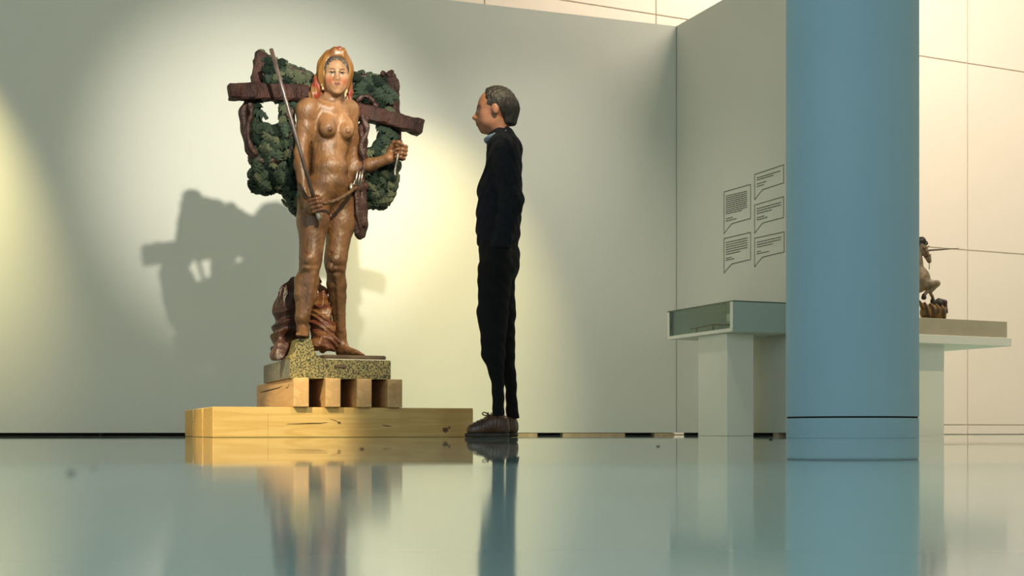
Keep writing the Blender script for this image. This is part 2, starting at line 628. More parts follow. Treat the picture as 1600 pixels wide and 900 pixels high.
# ------------------------------------------------------------------ heads and hands (used by the carved figure and the visitor)
def head(vol, C, Hh, M3, female=True, pitch=0.0, nose=0.0):
    """Adds a head: C is the chin point, Hh its height, M3 the axes; local x left, y forward, z up in head heights."""
    cp, sp = math.cos(pitch), math.sin(pitch)
    F = M3[1] * cp + M3[2] * sp
    U = M3[2] * cp - M3[1] * sp
    A = np.array([M3[0], F, U])

    def W(x, y, z):
        return C + Hh * (A[0] * x + A[1] * y + A[2] * z)

    def el(c, r, k=0.03, mode='add'):
        vol.ell(W(*c), [Hh * a for a in r], A, k * Hh / 0.22, mode)

    def cp_(a, b, ra, rb=None, k=0.02, mode='add'):
        vol.cap(W(*a), W(*b), ra * Hh, (rb or ra) * Hh, k * Hh / 0.22, mode)
    jw = 0.215 if female else 0.235
    el((0, -0.42, 0.63), (0.335, 0.41, 0.37), 0.0)               # cranium
    el((0, -0.27, 0.42), (0.275, 0.26, 0.40), 0.03)              # face
    el((0, -0.24, 0.20), (jw, 0.22, 0.17), 0.03)                 # jaw
    el((0, -0.085, 0.075), (0.085, 0.075, 0.07), 0.025)          # chin
    for s in (-1, 1):
        el((0.17 * s, -0.12, 0.385), (0.095, 0.085, 0.085), 0.03)     # cheek bone
        el((0.14 * s, -0.13, 0.235), (0.09, 0.09, 0.10), 0.03)
        cp_((0.045 * s, -0.045, 0.565), (0.19 * s, -0.10, 0.575), 0.042, 0.035, 0.02)   # brow
        el((0.125 * s, 0.0, 0.495), (0.092, 0.062, 0.058), 0.018, 'carve')
        el((0.125 * s, -0.098, 0.495), (0.075, 0.07, 0.062), 0.006)   # eyeball
        cp_((0.06 * s, -0.045, 0.525), (0.125 * s, -0.024, 0.540), 0.016, 0.017, 0.006)  # upper lid
        cp_((0.125 * s, -0.024, 0.540), (0.20 * s, -0.085, 0.515), 0.017, 0.014, 0.006)
        cp_((0.065 * s, -0.050, 0.462), (0.125 * s, -0.042, 0.450), 0.010, 0.010, 0.010)
        cp_((0.125 * s, -0.042, 0.450), (0.19 * s, -0.088, 0.470), 0.010, 0.010, 0.010)
        el((0.335 * s, -0.40, 0.45), (0.03, 0.075, 0.12), 0.012)      # ear
        el((0.046 * s, 0.012, 0.350), (0.028, 0.040, 0.026), 0.010)    # nostril wing
    cp_((0, -0.035, 0.555), (0, 0.060 + nose, 0.375), 0.027, 0.036, 0.018)   # nose
    el((0, 0.068 + nose, 0.366), (0.034, 0.036, 0.030), 0.010)
    el((0, -0.01, 0.245), (0.115, 0.055, 0.07), 0.03)                 # mouth mound
    for s in (-1, 1):
        cp_((0, 0.040, 0.258), (0.092 * s, -0.005, 0.236), 0.024, 0.010, 0.006)
        cp_((0, 0.034, 0.208), (0.088 * s, -0.005, 0.228), 0.027, 0.010, 0.006)
    return W, A


def head_local(V, C, Hh, A):
    q = (V - C) / Hh
    return q @ A[0], q @ A[1], q @ A[2]


def grip(vol, C, axis, wrist, s=1.0, rod=0.011, side=1, k=0.006):
    """A fist closed round a rod: axis points from the little finger to the thumb."""
    a = np.asarray(axis, float) / np.linalg.norm(axis)
    d = np.asarray(C, float) - wrist
    d = d - (d @ a) * a
    d /= np.linalg.norm(d)
    n = np.cross(a, d) * side
    R = rod + 0.0085 * s

    def at(phi, off, rr=R, push=0.0):
        return C + a * off * s + rr * (math.cos(phi) * n + math.sin(phi) * d) + push * n
    # palm and back of the hand
    vol.ell(C + n * (R + 0.008 * s) - d * 0.030 * s, [0.044 * s, 0.014 * s, 0.038 * s], np.array([d, n, a]), 0.010)
    vol.cap(wrist, C + n * (R + 0.006 * s) - d * 0.050 * s, 0.024 * s, 0.020 * s, 0.018)
    for j, (off, ln) in enumerate(((0.033, 0.96), (0.012, 1.0), (-0.010, 0.97), (-0.031, 0.85))):
        r = 0.0092 * s * (0.9 if j == 3 else 1)
        K = C + n * (R + 0.012 * s) + d * 0.012 * s + a * off * s
        p1 = C + a * off * 0.96 * s + d * (R + 0.018 * s) * ln + n * 0.004
        p2 = C + a * off * 0.93 * s + d * (R + 0.004 * s) * ln - n * (R + 0.002)
        p3 = C + a * off * 0.90 * s - d * 0.012 * s * ln - n * (R + 0.004)
        vol.cap(K, p1, r * 1.15, r * 1.05, k)
        vol.cap(p1, p2, r * 1.05, r, k)
        vol.cap(p2, p3, r, r * 0.85, k)
    t0 = C + n * R - d * 0.050 * s + a * 0.018 * s
    t1 = C - d * 0.030 * s + a * 0.047 * s - n * 0.004
    t2 = C - n * (R + 0.006) - d * 0.002 + a * 0.046 * s
    t3 = C - n * (R + 0.012) + d * 0.020 * s + a * 0.036 * s
    vol.cap(t0, t1, 0.016 * s, 0.0125 * s, 0.012)
    vol.cap(t1, t2, 0.0125 * s, 0.011 * s, k)
    vol.cap(t2, t3, 0.011 * s, 0.009 * s, k)


# ------------------------------------------------------------------ the timbers under the sculpture
def wood_mat(name, c1, c2, c3, axis, ring=26.0):
    """Sawn softwood: long grain along an axis of the picture-left partition, with a few knots."""
    m, N, L, b = new_mat(name)
    b.inputs['Roughness'].default_value = 0.5
    tc = N.new('ShaderNodeTexCoord')
    mp = N.new('ShaderNodeMapping')
    mp.inputs['Rotation'].default_value = (0, 0, -math.radians(20))
    mp.vector_type = 'POINT'
    L.new(tc.outputs['Object'], mp.inputs[0])
    st = N.new('ShaderNodeMapping')
    st.inputs['Scale'].default_value = (0.7, 7, 9) if axis == 'x' else (7, 0.7, 9)
    L.new(mp.outputs[0], st.inputs[0])
    nz = N.new('ShaderNodeTexNoise')
    nz.inputs['Scale'].default_value = 1.6
    nz.inputs['Detail'].default_value = 3
    nz.inputs['Distortion'].default_value = 0.6
    L.new(st.outputs[0], nz.inputs['Vector'])
    ml = N.new('ShaderNodeMath')
    ml.operation = 'MULTIPLY'
    ml.inputs[1].default_value = ring
    L.new(nz.outputs['Fac'], ml.inputs[0])
    sn = N.new('ShaderNodeMath')
    sn.operation = 'SINE'
    L.new(ml.outputs[0], sn.inputs[0])
    r = N.new('ShaderNodeValToRGB')
    e = r.color_ramp.elements
    e[0].position, e[1].position = 0.0, 1.0
    e[0].color, e[1].color = (*c1, 1), (*c2, 1)
    mr = N.new('ShaderNodeMapRange')
    mr.inputs['From Min'].default_value = -1
    L.new(sn.outputs[0], mr.inputs['Value'])
    L.new(mr.outputs[0], r.inputs[0])
    n2 = N.new('ShaderNodeTexNoise')
    n2.inputs['Scale'].default_value = 2.2
    L.new(mp.outputs[0], n2.inputs['Vector'])
    r2 = N.new('ShaderNodeValToRGB')
    r2.color_ramp.elements[0].position, r2.color_ramp.elements[1].position = 0.62, 0.72
    r2.color_ramp.elements[0].color = (0, 0, 0, 1)
    r2.color_ramp.elements[1].color = (0.55, 0.55, 0.55, 1)
    L.new(n2.outputs['Fac'], r2.inputs[0])
    mx = N.new('ShaderNodeMix')
    mx.data_type = 'RGBA'
    mx.inputs['B'].default_value = (*c3, 1)
    L.new(r2.outputs[0], mx.inputs['Factor'])
    L.new(r.outputs[0], mx.inputs['A'])
    L.new(mx.outputs['Result'], b.inputs['Base Color'])
    return m


M['plank'] = wood_mat('pine_timber', (0.64, 0.42, 0.16), (0.57, 0.35, 0.115), (0.42, 0.22, 0.06), 'x', 34)
M['block'] = wood_mat('pale_pine_block', (0.60, 0.37, 0.17), (0.53, 0.31, 0.13), (0.46, 0.27, 0.12), 'y', 30)
M['endgrain'] = mat('end_grain', (0.66, 0.38, 0.10), (0.50, 0.26, 0.05), rough=0.6, scale=30, stretch=(1, 1, 3), lo=0.3, hi=0.7)
M['crack'] = mat('drying_crack', (0.05, 0.025, 0.01), rough=0.9)
M['knot'] = mat('dark_knot', (0.16, 0.07, 0.02), (0.10, 0.045, 0.015), rough=0.7, scale=60)

PL = P(332.5, 674.5, 6.95) * [1, 1, 0]         # front left foot of the stacked timbers
PL_TOP = CAM_Z + (HORIZON - 635.3) / F_PX * 6.95
PL_LEN = 1.418
PLW = 0.393


def crack(name, pts, w, normal, parent, m):
    """A thin dark split let into a timber face."""
    pts = [np.asarray(p, float) for p in pts]
    V, Fc = [], []
    n = len(pts)
    for i, p in enumerate(pts):
        ww = w * math.sin(math.pi * (i + 0.35) / (n - 0.3))
        for a, b in ((-1, 1), (1, 1), (1, -1), (-1, -1)):
            V.append(p + EZ * a * ww + np.asarray(normal) * (0.0006 * b))
    for i in range(n - 1):
        for k in range(4):
            Fc.append((i * 4 + k, i * 4 + (k + 1) % 4, i * 4 + 4 + (k + 1) % 4, i * 4 + 4 + k))
    Fc += [(3, 2, 1, 0), tuple((n - 1) * 4 + k for k in range(4))]
    return build(name, V, Fc, m, parent)


def disc(name, c, rx, rz, normal, parent, m):
    V = [np.asarray(c) + E1 * rx * math.cos(t) + EZ * rz * math.sin(t) * (1 + 0.2 * math.sin(3 * t)) + np.asarray(normal) * s for s in (-0.0006, 0.0006) for t in np.linspace(0, 2 * math.pi, 13)[:-1]]
    Fc = [(k, (k + 1) % 12, 12 + (k + 1) % 12, 12 + k) for k in range(12)] + [tuple(range(12))[::-1], tuple(range(12, 24))]
    return build(name, V, Fc, m, parent)


def on_front(px, py, Y0):
    """Point on the vertical plane through the timbers' front at depth Y0 (measured at picture column 332)."""
    u = (px - 800) / F_PX
    x0, t = -0.2224 * Y0, math.tan(math.radians(20))
    Y = (Y0 - t * x0) / (1 - t * u)
    return P(px, py, Y)


beam_label = ['long yellow pine beam in front, with a split and knots, nearest the visitor\'s shoe',
              'middle pine beam of the bottom layer, seen by its end grain between two beams',
              'rearmost pine beam of the bottom layer, its end grain farthest left']
for i in range(3):
    w = PLW
    c = PL + E1 * (PL_LEN / 2) + E2 * (i * (w + 0.036) + w / 2) + EZ * PL_TOP / 2
    t = thing('pine_beam', PL + E1 * (PL_LEN / 2) + E2 * (i * (w + 0.036) + w / 2), beam_label[i], 'beam', 'pine beams of the bottom layer')
    v, f = box_vf(c, E1 * (PL_LEN / 2), E2 * (w / 2), EZ * (PL_TOP / 2), 0.004)
    build('timber', v, f, M['plank'], t)
    v, f = box_vf(c - E1 * (PL_LEN / 2 + 0.0004), E1 * 0.0008, E2 * (w / 2 - 0.004), EZ * (PL_TOP / 2 - 0.004))
    build('end_grain', v, f, M['endgrain'], t)
    if i == 0:
        fr = lambda x, y: on_front(x, y, 6.95)
        crack('crack', [fr(448, 662.6), fr(470, 662.2), fr(485, 661.6), fr(500, 661.4), fr(512, 660)], 0.003, -E2, t, M['crack'])
        crack('crack', [fr(515, 654.5), fr(522, 656.5), fr(529, 659.5), fr(533, 663.5)], 0.002, -E2, t, M['knot'])
        crack('crack', [fr(597, 664), fr(604, 665.5), fr(612, 666)], 0.003, -E2, t, M['knot'])
        disc('knot', fr(530, 660.5), 0.009, 0.006, -E2, t, M['knot'])
        disc('knot', fr(696, 671.5), 0.017, 0.014, -E2, t, M['knot'])
        disc('knot', fr(702, 668), 0.007, 0.006, -E2, t, M['knot'])
        crack('crack', [fr(418.5, 646), fr(418.4, 655), fr(418.6, 668), fr(418.5, 681)], 0.0009, -E2, t, M['knot'])

# second layer: four short beams laid front to back
B0 = P(459, 674.5, 7.06) * [1, 1, 0]
B_TOP = CAM_Z + (HORIZON - 590.5) / F_PX * 7.06
BW, PITCH, BLEN = 0.081, 0.1695, 1.19
bl = ['leftmost pale pine block under the granite, its long cracked side showing',
      'second pale pine block from the left under the granite base',
      'third pale pine block from the left under the granite base',
      'rightmost pale pine block under the granite, with round growth rings']
for i in range(4):
    c = B0 + E1 * (i * PITCH + BW / 2) + E2 * (BLEN / 2) + EZ * (PL_TOP + B_TOP) / 2
    t = thing('pine_block', c * [1, 1, 0] + EZ * PL_TOP, bl[i], 'beam', 'pale pine blocks of the second layer')
    v, f = box_vf(c + EZ * 0.0004, E1 * (BW / 2), E2 * (BLEN / 2), EZ * ((B_TOP - PL_TOP) / 2 - 0.0004), 0.003)
    build('timber', v, f, M['block'], t)
    if i == 0:
        def sd(px, py):
            u = (px - 800) / F_PX
            s = (u * B0[1] - B0[0]) / (E2[0] - u * E2[1])
            return P(px, py, B0[1] + s * E2[1])
        crack('crack', [sd(405, 613), sd(412, 612), sd(424, 609), sd(436, 606), sd(441, 603)], 0.004, -E1, t, M['crack'])
        crack('crack', [sd(447, 607), sd(450, 605), sd(452, 600)], 0.003, -E1, t, M['crack'])
        fr = lambda x, y: B0 + (on_front(x, y, 7.06 * 1.0) - B0) * 1.0
    if i == 3:
        for rr in (0.012, 0.022, 0.031):
            q = B0 + E1 * (3 * PITCH + BW * 0.42) + EZ * (PL_TOP + 0.09) - E2 * 0.0002
            crack('growth_ring', [q + E1 * rr * math.cos(a) + EZ * rr * 1.2 * math.sin(a) for a in np.linspace(0.2, 6.0, 14)], 0.0008, -E2, t, M['knot'])

# ------------------------------------------------------------------ the carved and painted figure
D0, ANG = 7.42, 35.0
X0 = (515 - 800) / F_PX * D0
ST = np.array([X0, D0, B_TOP])
statue = thing('painted_figure', ST, 'life-size painted wooden figure of a woman carrying a leafy yoke on a granite base', 'sculpture')


def Q(px, py, f=0.0, ang=ANG):
    """Picture point put on the figure's own frontal plane, f metres in front of its axis."""
    u = (px - 800) / F_PX
    ca, sa = math.cos(math.radians(ang)), math.sin(math.radians(ang))
    l = (u * D0 - u * ca * f - X0 - sa * f) / (ca - u * sa)
    return P(px, py, D0 + sa * l - ca * f)


AX = yaw_axes(ANG)
M['skin_wood'] = mat('painted_wood_skin', (0.52, 0.475, 0.43), (0.16, 0.125, 0.095), rough=0.44, scale=13, stretch=(1, 1, 0.4), bump=0.55,
                     bscale=42, bstretch=(1, 1, 0.45), attr=True, lo=0.3, hi=0.75, detail=7, spec=0.45)
M['old_wood'] = mat('reddish_brown_carved_wood', (0.050, 0.018, 0.011), (0.020, 0.008, 0.006), rough=0.55, scale=18, stretch=(1, 1, 0.6), bump=1.0, bscale=70, spec=0.18)
M['bark'] = mat('brown_bark', (0.055, 0.022, 0.014), (0.022, 0.010, 0.007), rough=0.45, scale=25, bump=0.7, bscale=70, spec=0.35)
M['leaf_a'] = mat('green_painted_leaf', (0.034, 0.056, 0.026), (0.012, 0.026, 0.015), rough=0.5, scale=30, bump=0.6, bscale=60)
M['leaf_b'] = mat('grey_green_painted_leaf', (0.105, 0.115, 0.055), (0.045, 0.060, 0.030), rough=0.5, scale=30, bump=0.6, bscale=60)
M['leaf_c'] = mat('dark_green_painted_leaf', (0.013, 0.026, 0.014), (0.006, 0.012, 0.008), rough=0.7, spec=0.2, scale=30, bump=0.6, bscale=60)
M['cloth_gold'] = mat('gold_painted_scarf', (0.24, 0.105, 0.020), (0.15, 0.055, 0.014), rough=0.4, scale=14, stretch=(1, 1, 0.5), bump=0.4, bscale=30)
M['cloth_red'] = mat('red_painted_scarf', (0.19, 0.030, 0.014), (0.18, 0.09, 0.028), rough=0.4, scale=16, bump=0.4, bscale=30, lo=0.5, hi=0.62)
M['hair'] = mat('painted_brown_hair', (0.030, 0.017, 0.010), (0.085, 0.058, 0.036), rough=0.45, scale=30, stretch=(1, 1, 0.5), bump=0.8, bscale=60)
M['silver'] = mat('worn_silver_metal', (0.62, 0.56, 0.45), (0.35, 0.30, 0.24), rough=0.3, metal=0.9, scale=40)
M['stick'] = mat('dark_polished_stick', (0.085, 0.05, 0.035), (0.05, 0.03, 0.022), rough=0.25, scale=20, spec=0.8)
M['pearl'] = mat('pale_gold_earring', (0.40, 0.32, 0.18), (0.26, 0.18, 0.08), rough=0.3, scale=60)
M['drape_brown'] = mat('brown_painted_drapery', (0.060, 0.020, 0.012), (0.030, 0.012, 0.008), rough=0.42, scale=14, bump=0.5, bscale=40)
M['drape_red'] = mat('striped_red_gold_drapery', (0.115, 0.030, 0.014), (0.20, 0.09, 0.030), rough=0.36, scale=12, stretch=(0.6, 0.6, 3.5), bump=0.5, bscale=30, lo=0.4, hi=0.6)
M['leather'] = mat('dark_brown_leather', (0.030, 0.011, 0.007), (0.055, 0.021, 0.012), rough=0.4, scale=25, bump=0.6, bscale=70)
M['rope'] = mat('tan_rope', (0.13, 0.065, 0.022), (0.09, 0.04, 0.015), rough=0.5, scale=60, bump=0.8, bscale=120)
M['granite'] = mat('speckled_granite', (0.26, 0.21, 0.075), (0.035, 0.030, 0.014), rough=0.55, scale=120, lo=0.46, hi=0.57, detail=2, bump=0.3, bscale=120)
M['grey_stone'] = mat('plain_grey_stone', (0.20, 0.19, 0.15), (0.13, 0.125, 0.10), rough=0.7, scale=24, bump=0.2, bscale=90)
M['slab'] = mat('dark_wood_slab', (0.10, 0.06, 0.03), (0.05, 0.03, 0.018), rough=0.4, scale=14, stretch=(0.5, 2, 2), bump=0.4)
M['white_edge'] = mat('pale_edge_strip', (0.7, 0.66, 0.52), rough=0.4)

# granite base with the raised lump at its left front corner
G0 = P(453, 674.5, 7.09) * [1, 1, 0]
G_W, G_D = 0.548, 0.82
G_TOP = CAM_Z + (HORIZON - 560.5) / F_PX * 7.09
LUMP = CAM_Z + (HORIZON - 528.5) / F_PX * 7.09


def gp(s, t, z):
    return G0 + E1 * s + E2 * t + EZ * z


prof = [(0.0, B_TOP), (G_W, B_TOP), (G_W, G_TOP - 0.004), (G_W - 0.004, G_TOP), (0.215, G_TOP), (0.165, G_TOP + 0.006), (0.135, G_TOP + 0.034), (0.115, LUMP - 0.008),
        (0.108, LUMP), (0.045, LUMP), (0.036, LUMP - 0.012), (0.03, LUMP - 0.035), (0.016, G_TOP + 0.028), (0.004, G_TOP + 0.016), (0.0, G_TOP + 0.012)]
V, Fc = [], []
NP = len(prof)
deps = [(0.0, 1.0), (0.006, 1.0), (0.16, 1.0), (0.22, 0.55), (0.27, 0.1), (G_D, 0.0)]
for t, k in deps:
    for s, z in prof:
        zz = z if z <= G_TOP else G_TOP + (z - G_TOP) * k
        V.append(gp(s, t, zz if t != 0 else zz))
for i in range(len(deps) - 1):
    for k in range(NP):
        Fc.append((i * NP + k, i * NP + NP + k, i * NP + NP + (k + 1) % NP, i * NP + (k + 1) % NP))
Fc += [tuple(range(NP)), tuple((len(deps) - 1) * NP + k for k in range(NP))[::-1]]
base = build('granite_base', V, Fc, M['granite'], statue)
v, f = box_vf(gp(-0.0004, G_D / 2, (B_TOP + G_TOP) / 2), E1 * 0.0008, E2 * (G_D / 2 - 0.004), EZ * ((G_TOP - B_TOP) / 2 - 0.003))
build('side_face', v, f, M['grey_stone'], statue)
# dark plank let into the base, with a pale edge under it, and a small plaque
v, f = box_vf(gp(0.352, 0.20, G_TOP + 0.014), E1 * 0.176, E2 * 0.185, EZ * 0.0125, 0.008)
build('foot_plank', v, f, M['slab'], statue)
v, f = box_vf(gp(0.352, 0.010, G_TOP + 0.0005), E1 * 0.183, E2 * 0.008, EZ * 0.0035)
build('edge_strip', v, f, M['white_edge'], statue)
pq = on_front(533.5, 564.5, 7.09 + 0.0) * [1, 1, 0]
v, f = box_vf(G0 + E1 * 0.272 + EZ * (G_TOP - 0.036) - E2 * 0.001, E1 * 0.032, E2 * 0.003, EZ * 0.008, 0.002)
build('plaque', v, f, M['slab'], statue)

# ---- body: one continuous surface
H = 0.0033
body = Vol(Q(452, 330, 0) + [-0.10, -0.55, -0.95], Q(645, 80, 0) + [0.12, 0.35, 0.12], H)


def bl_(c, r, k=0.03, mode='add', tilt=0.0, ax=None):
    A = AX if ax is None else ax
    if tilt:
        ct, st_ = math.cos(tilt), math.sin(tilt)
        A = np.array([A[0] * ct + A[2] * st_, A[1], A[2] * ct - A[0] * st_])
    body.ell(c, r, A, k, mode)


# torso
bl_(Q(517, 205, -0.015), (0.122, 0.094, 0.135), 0.0)
bl_(Q(514, 178, -0.02), (0.135, 0.070, 0.060), 0.05)
bl_(Q(513, 240, -0.005), (0.094, 0.084, 0.095), 0.06)
bl_(Q(515, 264, 0.025), (0.102, 0.090, 0.078), 0.05)
bl_(Q(513, 304, -0.01), (0.142, 0.100, 0.075), 0.05)
bl_(Q(513, 290, 0.01), (0.122, 0.098, 0.075), 0.04)
bl_(Q(516, 310, -0.06), (0.12, 0.075, 0.085), 0.04)
bl_(Q(497, 232, -0.075), (0.085, 0.055, 0.13), 0.03)
bl_(Q(535, 240, -0.06), (0.055, 0.06, 0.12), 0.03)
bl_(Q(486, 268, -0.085), (0.075, 0.05, 0.10), 0.03)
bl_(Q(541, 272, -0.07), (0.05, 0.05, 0.09), 0.03)
# collar bones, neck and trapezius
body.cap(Q(518, 171, 0.050), Q(487, 163, 0.01), 0.014, 0.018, 0.025)
body.cap(Q(520, 171, 0.050), Q(545, 168, 0.01), 0.014, 0.018, 0.025)
body.cap(Q(517, 170, 0.0), Q(523, 140, 0.02), 0.052, 0.046, 0.03)
body.cap(Q(519, 172, 0.035), Q(512, 146, 0.02), 0.016, 0.018, 0.02)
body.cap(Q(521, 172, 0.035), Q(535, 146, 0.0), 0.014, 0.016, 0.02)
body.cap(Q(516, 158, -0.02), Q(484, 166, -0.02), 0.035, 0.045, 0.03)
body.cap(Q(518, 158, -0.02), Q(544, 170, -0.02), 0.033, 0.042, 0.03)
# chest, softly carved
for px, py, fo in ((512, 203, 0.078), (541, 206, 0.078)):
    c = Q(px, py, fo)
    bl_(c, (0.043, 0.040, 0.041), 0.018)
    body.ell(Q(px - (2 if px < 520 else -1), py - 9, fo - 0.022), (0.036, 0.035, 0.040), AX, 0.04)
    body.ell(Q(px + 3, py - 1, fo + 0.036), (0.009, 0.010, 0.009), AX, 0.010)
# navel, rib arch, groin creases
body.ell(Q(532, 262, 0.118), (0.007, 0.012, 0.010), AX, 0.006, 'carve')
bl_(Q(531, 262, 0.075), (0.040, 0.030, 0.036), 0.03)
bl_(Q(527, 283, 0.065), (0.060, 0.035, 0.035), 0.03)
body.cap(Q(489, 285, 0.12), Q(510, 312, 0.13), 0.006, 0.007, 0.012, 'carve')
body.cap(Q(549, 285, 0.12), Q(524, 315, 0.13), 0.005, 0.006, 0.012, 'carve')
body.cap(Q(493, 243, 0.10), Q(518, 250, 0.125), 0.004, 0.004, 0.010, 'carve')
for i, yy in enumerate((218, 226, 234)):
    body.cap(Q(494 + i, yy, 0.075), Q(520, yy + 3 - 2 * i, 0.105), 0.0028, 0.0028, 0.012, 'carve')

# right leg (picture left): foot on the granite lump
R_HIP, R_KN, R_AN = Q(490, 320, 0.0), Q(485, 409, 0.075), Q(472, 497, 0.09)
body.cap(R_HIP, Q(489, 345, 0.03), 0.090, 0.084, 0.04)
body.cap(Q(489, 345, 0.03), Q(486, 398, 0.07), 0.084, 0.060, 0.03)
body.cap(Q(486, 396, 0.07), R_KN, 0.060, 0.053, 0.02)
body.ell(Q(485.5, 406, 0.118), (0.040, 0.024, 0.036), AX, 0.012)
body.ell(Q(485.5, 419, 0.112), (0.044, 0.022, 0.016), AX, 0.010)
body.ell(Q(486, 427, 0.100), (0.026, 0.020, 0.018), AX, 0.010)
body.cap(Q(477, 396, 0.11), Q(494, 396, 0.115), 0.004, 0.004, 0.012, 'carve')
body.cap(R_KN, Q(480, 440, 0.06), 0.051, 0.060, 0.03)
body.cap(Q(480, 440, 0.055), Q(477.5, 462, 0.06), 0.062, 0.056, 0.02)
body.cap(Q(477.5, 462, 0.06), R_AN, 0.056, 0.036, 0.02)
body.cap(Q(489, 428, 0.12), Q(480, 490, 0.115), 0.012, 0.014, 0.02)
body.cap(Q(468, 440, 0.06), Q(468, 460, 0.07), 0.022, 0.022, 0.03)
foot_d = np.array([0.12, -0.99, 0.0])
foot_d /= np.linalg.norm(foot_d)


def foot(heel, d, s, vol, side):
    """A bare foot from its heel point on the ground along d, with five toes."""
    d = np.asarray(d, float) / np.linalg.norm(d)
    l = np.cross(EZ, d) * side          # towards the little toe
    vol.ell(heel + d * 0.025 * s + EZ * 0.030 * s, [0.036 * s, 0.032 * s, 0.032 * s], np.array([d, l, EZ]), 0.02)
    vol.cap(heel + d * 0.03 * s + EZ * 0.055 * s, heel + d * 0.145 * s + EZ * 0.024 * s, 0.034 * s, 0.024 * s, 0.025)
    vol.cap(heel + d * 0.03 * s + l * 0.012 + EZ * 0.026 * s, heel + d * 0.15 * s + l * 0.022 * s + EZ * 0.018 * s, 0.026 * s, 0.020 * s, 0.02)
    for j in range(5):
        o = (-0.026, -0.008, 0.007, 0.021, 0.033)[j] * s
        L = (0.225, 0.222, 0.215, 0.205, 0.192)[j] * s
        r = (0.0125, 0.0095, 0.009, 0.0085, 0.008)[j] * s
        vol.cap(heel + d * 0.15 * s + l * o * 0.85 + EZ * 0.018 * s, heel + d * (L - 0.02) + l * o + EZ * (r + 0.006 * s), r * 1.15, r, 0.010)
        vol.cap(heel + d * (L - 0.02) + l * o + EZ * (r + 0.006 * s), heel + d * L + l * o + EZ * r, r, r * 0.9, 0.003)


hr = P(473, 522, G0[1] + 0.165)
hr[2] = LUMP + 0.008
body.cap(R_AN, hr + EZ * 0.055, 0.034, 0.034, 0.02)
foot(hr, foot_d, 0.80, body, 1)

# left leg (picture right)
L_HIP, L_KN, L_AN = Q(533, 322, -0.01), Q(524, 411, 0.035), Q(531.5, 522, 0.0)
body.cap(L_HIP, Q(532, 350, 0.0), 0.082, 0.076, 0.04)
body.cap(Q(532, 350, 0.0), Q(525, 400, 0.03), 0.076, 0.061, 0.03)
body.cap(Q(525, 400, 0.03), L_KN, 0.059, 0.055, 0.02)
body.ell(Q(527, 406, 0.082), (0.040, 0.022, 0.034), AX, 0.012)
body.ell(Q(527, 420, 0.075), (0.042, 0.020, 0.018), AX, 0.010)
body.ell(Q(516, 418, 0.075), (0.018, 0.020, 0.024), AX, 0.010)
body.ell(Q(526, 430, 0.062), (0.024, 0.018, 0.018), AX, 0.010)
body.cap(Q(516, 396, 0.065), Q(536, 395, 0.065), 0.004, 0.004, 0.012, 'carve')
body.cap(L_KN, Q(526, 445, 0.01), 0.052, 0.052, 0.03)
body.cap(Q(526, 445, 0.01), Q(527.5, 465, 0.005), 0.052, 0.045, 0.02)
body.cap(Q(527.5, 465, 0.005), L_AN, 0.045, 0.031, 0.02)
body.cap(Q(527, 430, 0.07), Q(532, 515, 0.03), 0.010, 0.012, 0.02)
hl = P(529, 545, L_AN[1] + 0.01)
PLANK = G_TOP + 0.0265
hl[2] = PLANK
body.cap(L_AN, hl + EZ * 0.06 + [0.02, -0.01, 0], 0.031, 0.033, 0.02)
foot(hl, (0.80, -0.60, 0), 0.86, body, 1)

# right arm hanging, hand closed round the stick
SH = Q(479, 174, -0.01)
EL = Q(469.5, 240, -0.02)
WR = Q(472.5, 292, 0.04)
body.ell(Q(479, 173, -0.01), (0.055, 0.060, 0.060), AX, 0.03)
body.cap(SH, Q(477, 200, -0.015), 0.052, 0.047, 0.03)
body.cap(Q(477, 200, -0.015), EL, 0.047, 0.034, 0.02)
body.cap(EL, Q(470, 257, 0.0), 0.035, 0.037, 0.02)
body.cap(Q(470, 257, 0.0), WR, 0.037, 0.026, 0.02)
stick_a, stick_b = Q(423.5, 76, 0.09), Q(500, 344, 0.15)


def on_stick(t):
    return stick_a + (stick_b - stick_a) * t


grip(body, on_stick(0.915), stick_a - stick_b, WR, 1.0, 0.010, side=-1)

# left arm: upper arm back, forearm forward to a raised fist
LS = Q(546, 173, -0.03)
LE = Q(553.5, 266, -0.04)
LW = Q(608, 248, 0.10)
body.ell(LS, (0.050, 0.055, 0.055), AX, 0.03)
body.cap(LS, Q(549, 215, -0.045), 0.048, 0.040, 0.03)
body.cap(Q(549, 215, -0.045), LE, 0.040, 0.034, 0.02)
body.cap(LE, Q(578, 258, 0.02), 0.036, 0.036, 0.02)
body.cap(Q(578, 258, 0.02), LW, 0.036, 0.026, 0.02)
FIST = Q(623.5, 238, 0.14)
grip(body, FIST, np.array([0.10, 0.0, 1.0]), LW, 1.08, 0.009, side=1)

# head, turned back towards the camera
HA = yaw_axes(13)
HH = 0.222
CH = Q(526.5, 146.5, 0.115)
body.ripple(body.lo, [9, 9, Q(515, 158)[2]], lambda x, y, z: 0.0006 * np.sin(x * 62 + 2 * np.sin(z * 31)) * np.sin(z * 88 + 2 * np.sin(x * 40 + y * 50)) + 0.00025 * np.sin(z * 210 + 6 * np.sin(x * 45) + 40 * y))
Wh, Ah = head(body, CH, HH, HA, True, pitch=-0.10)
V, Fq = body.mesh()

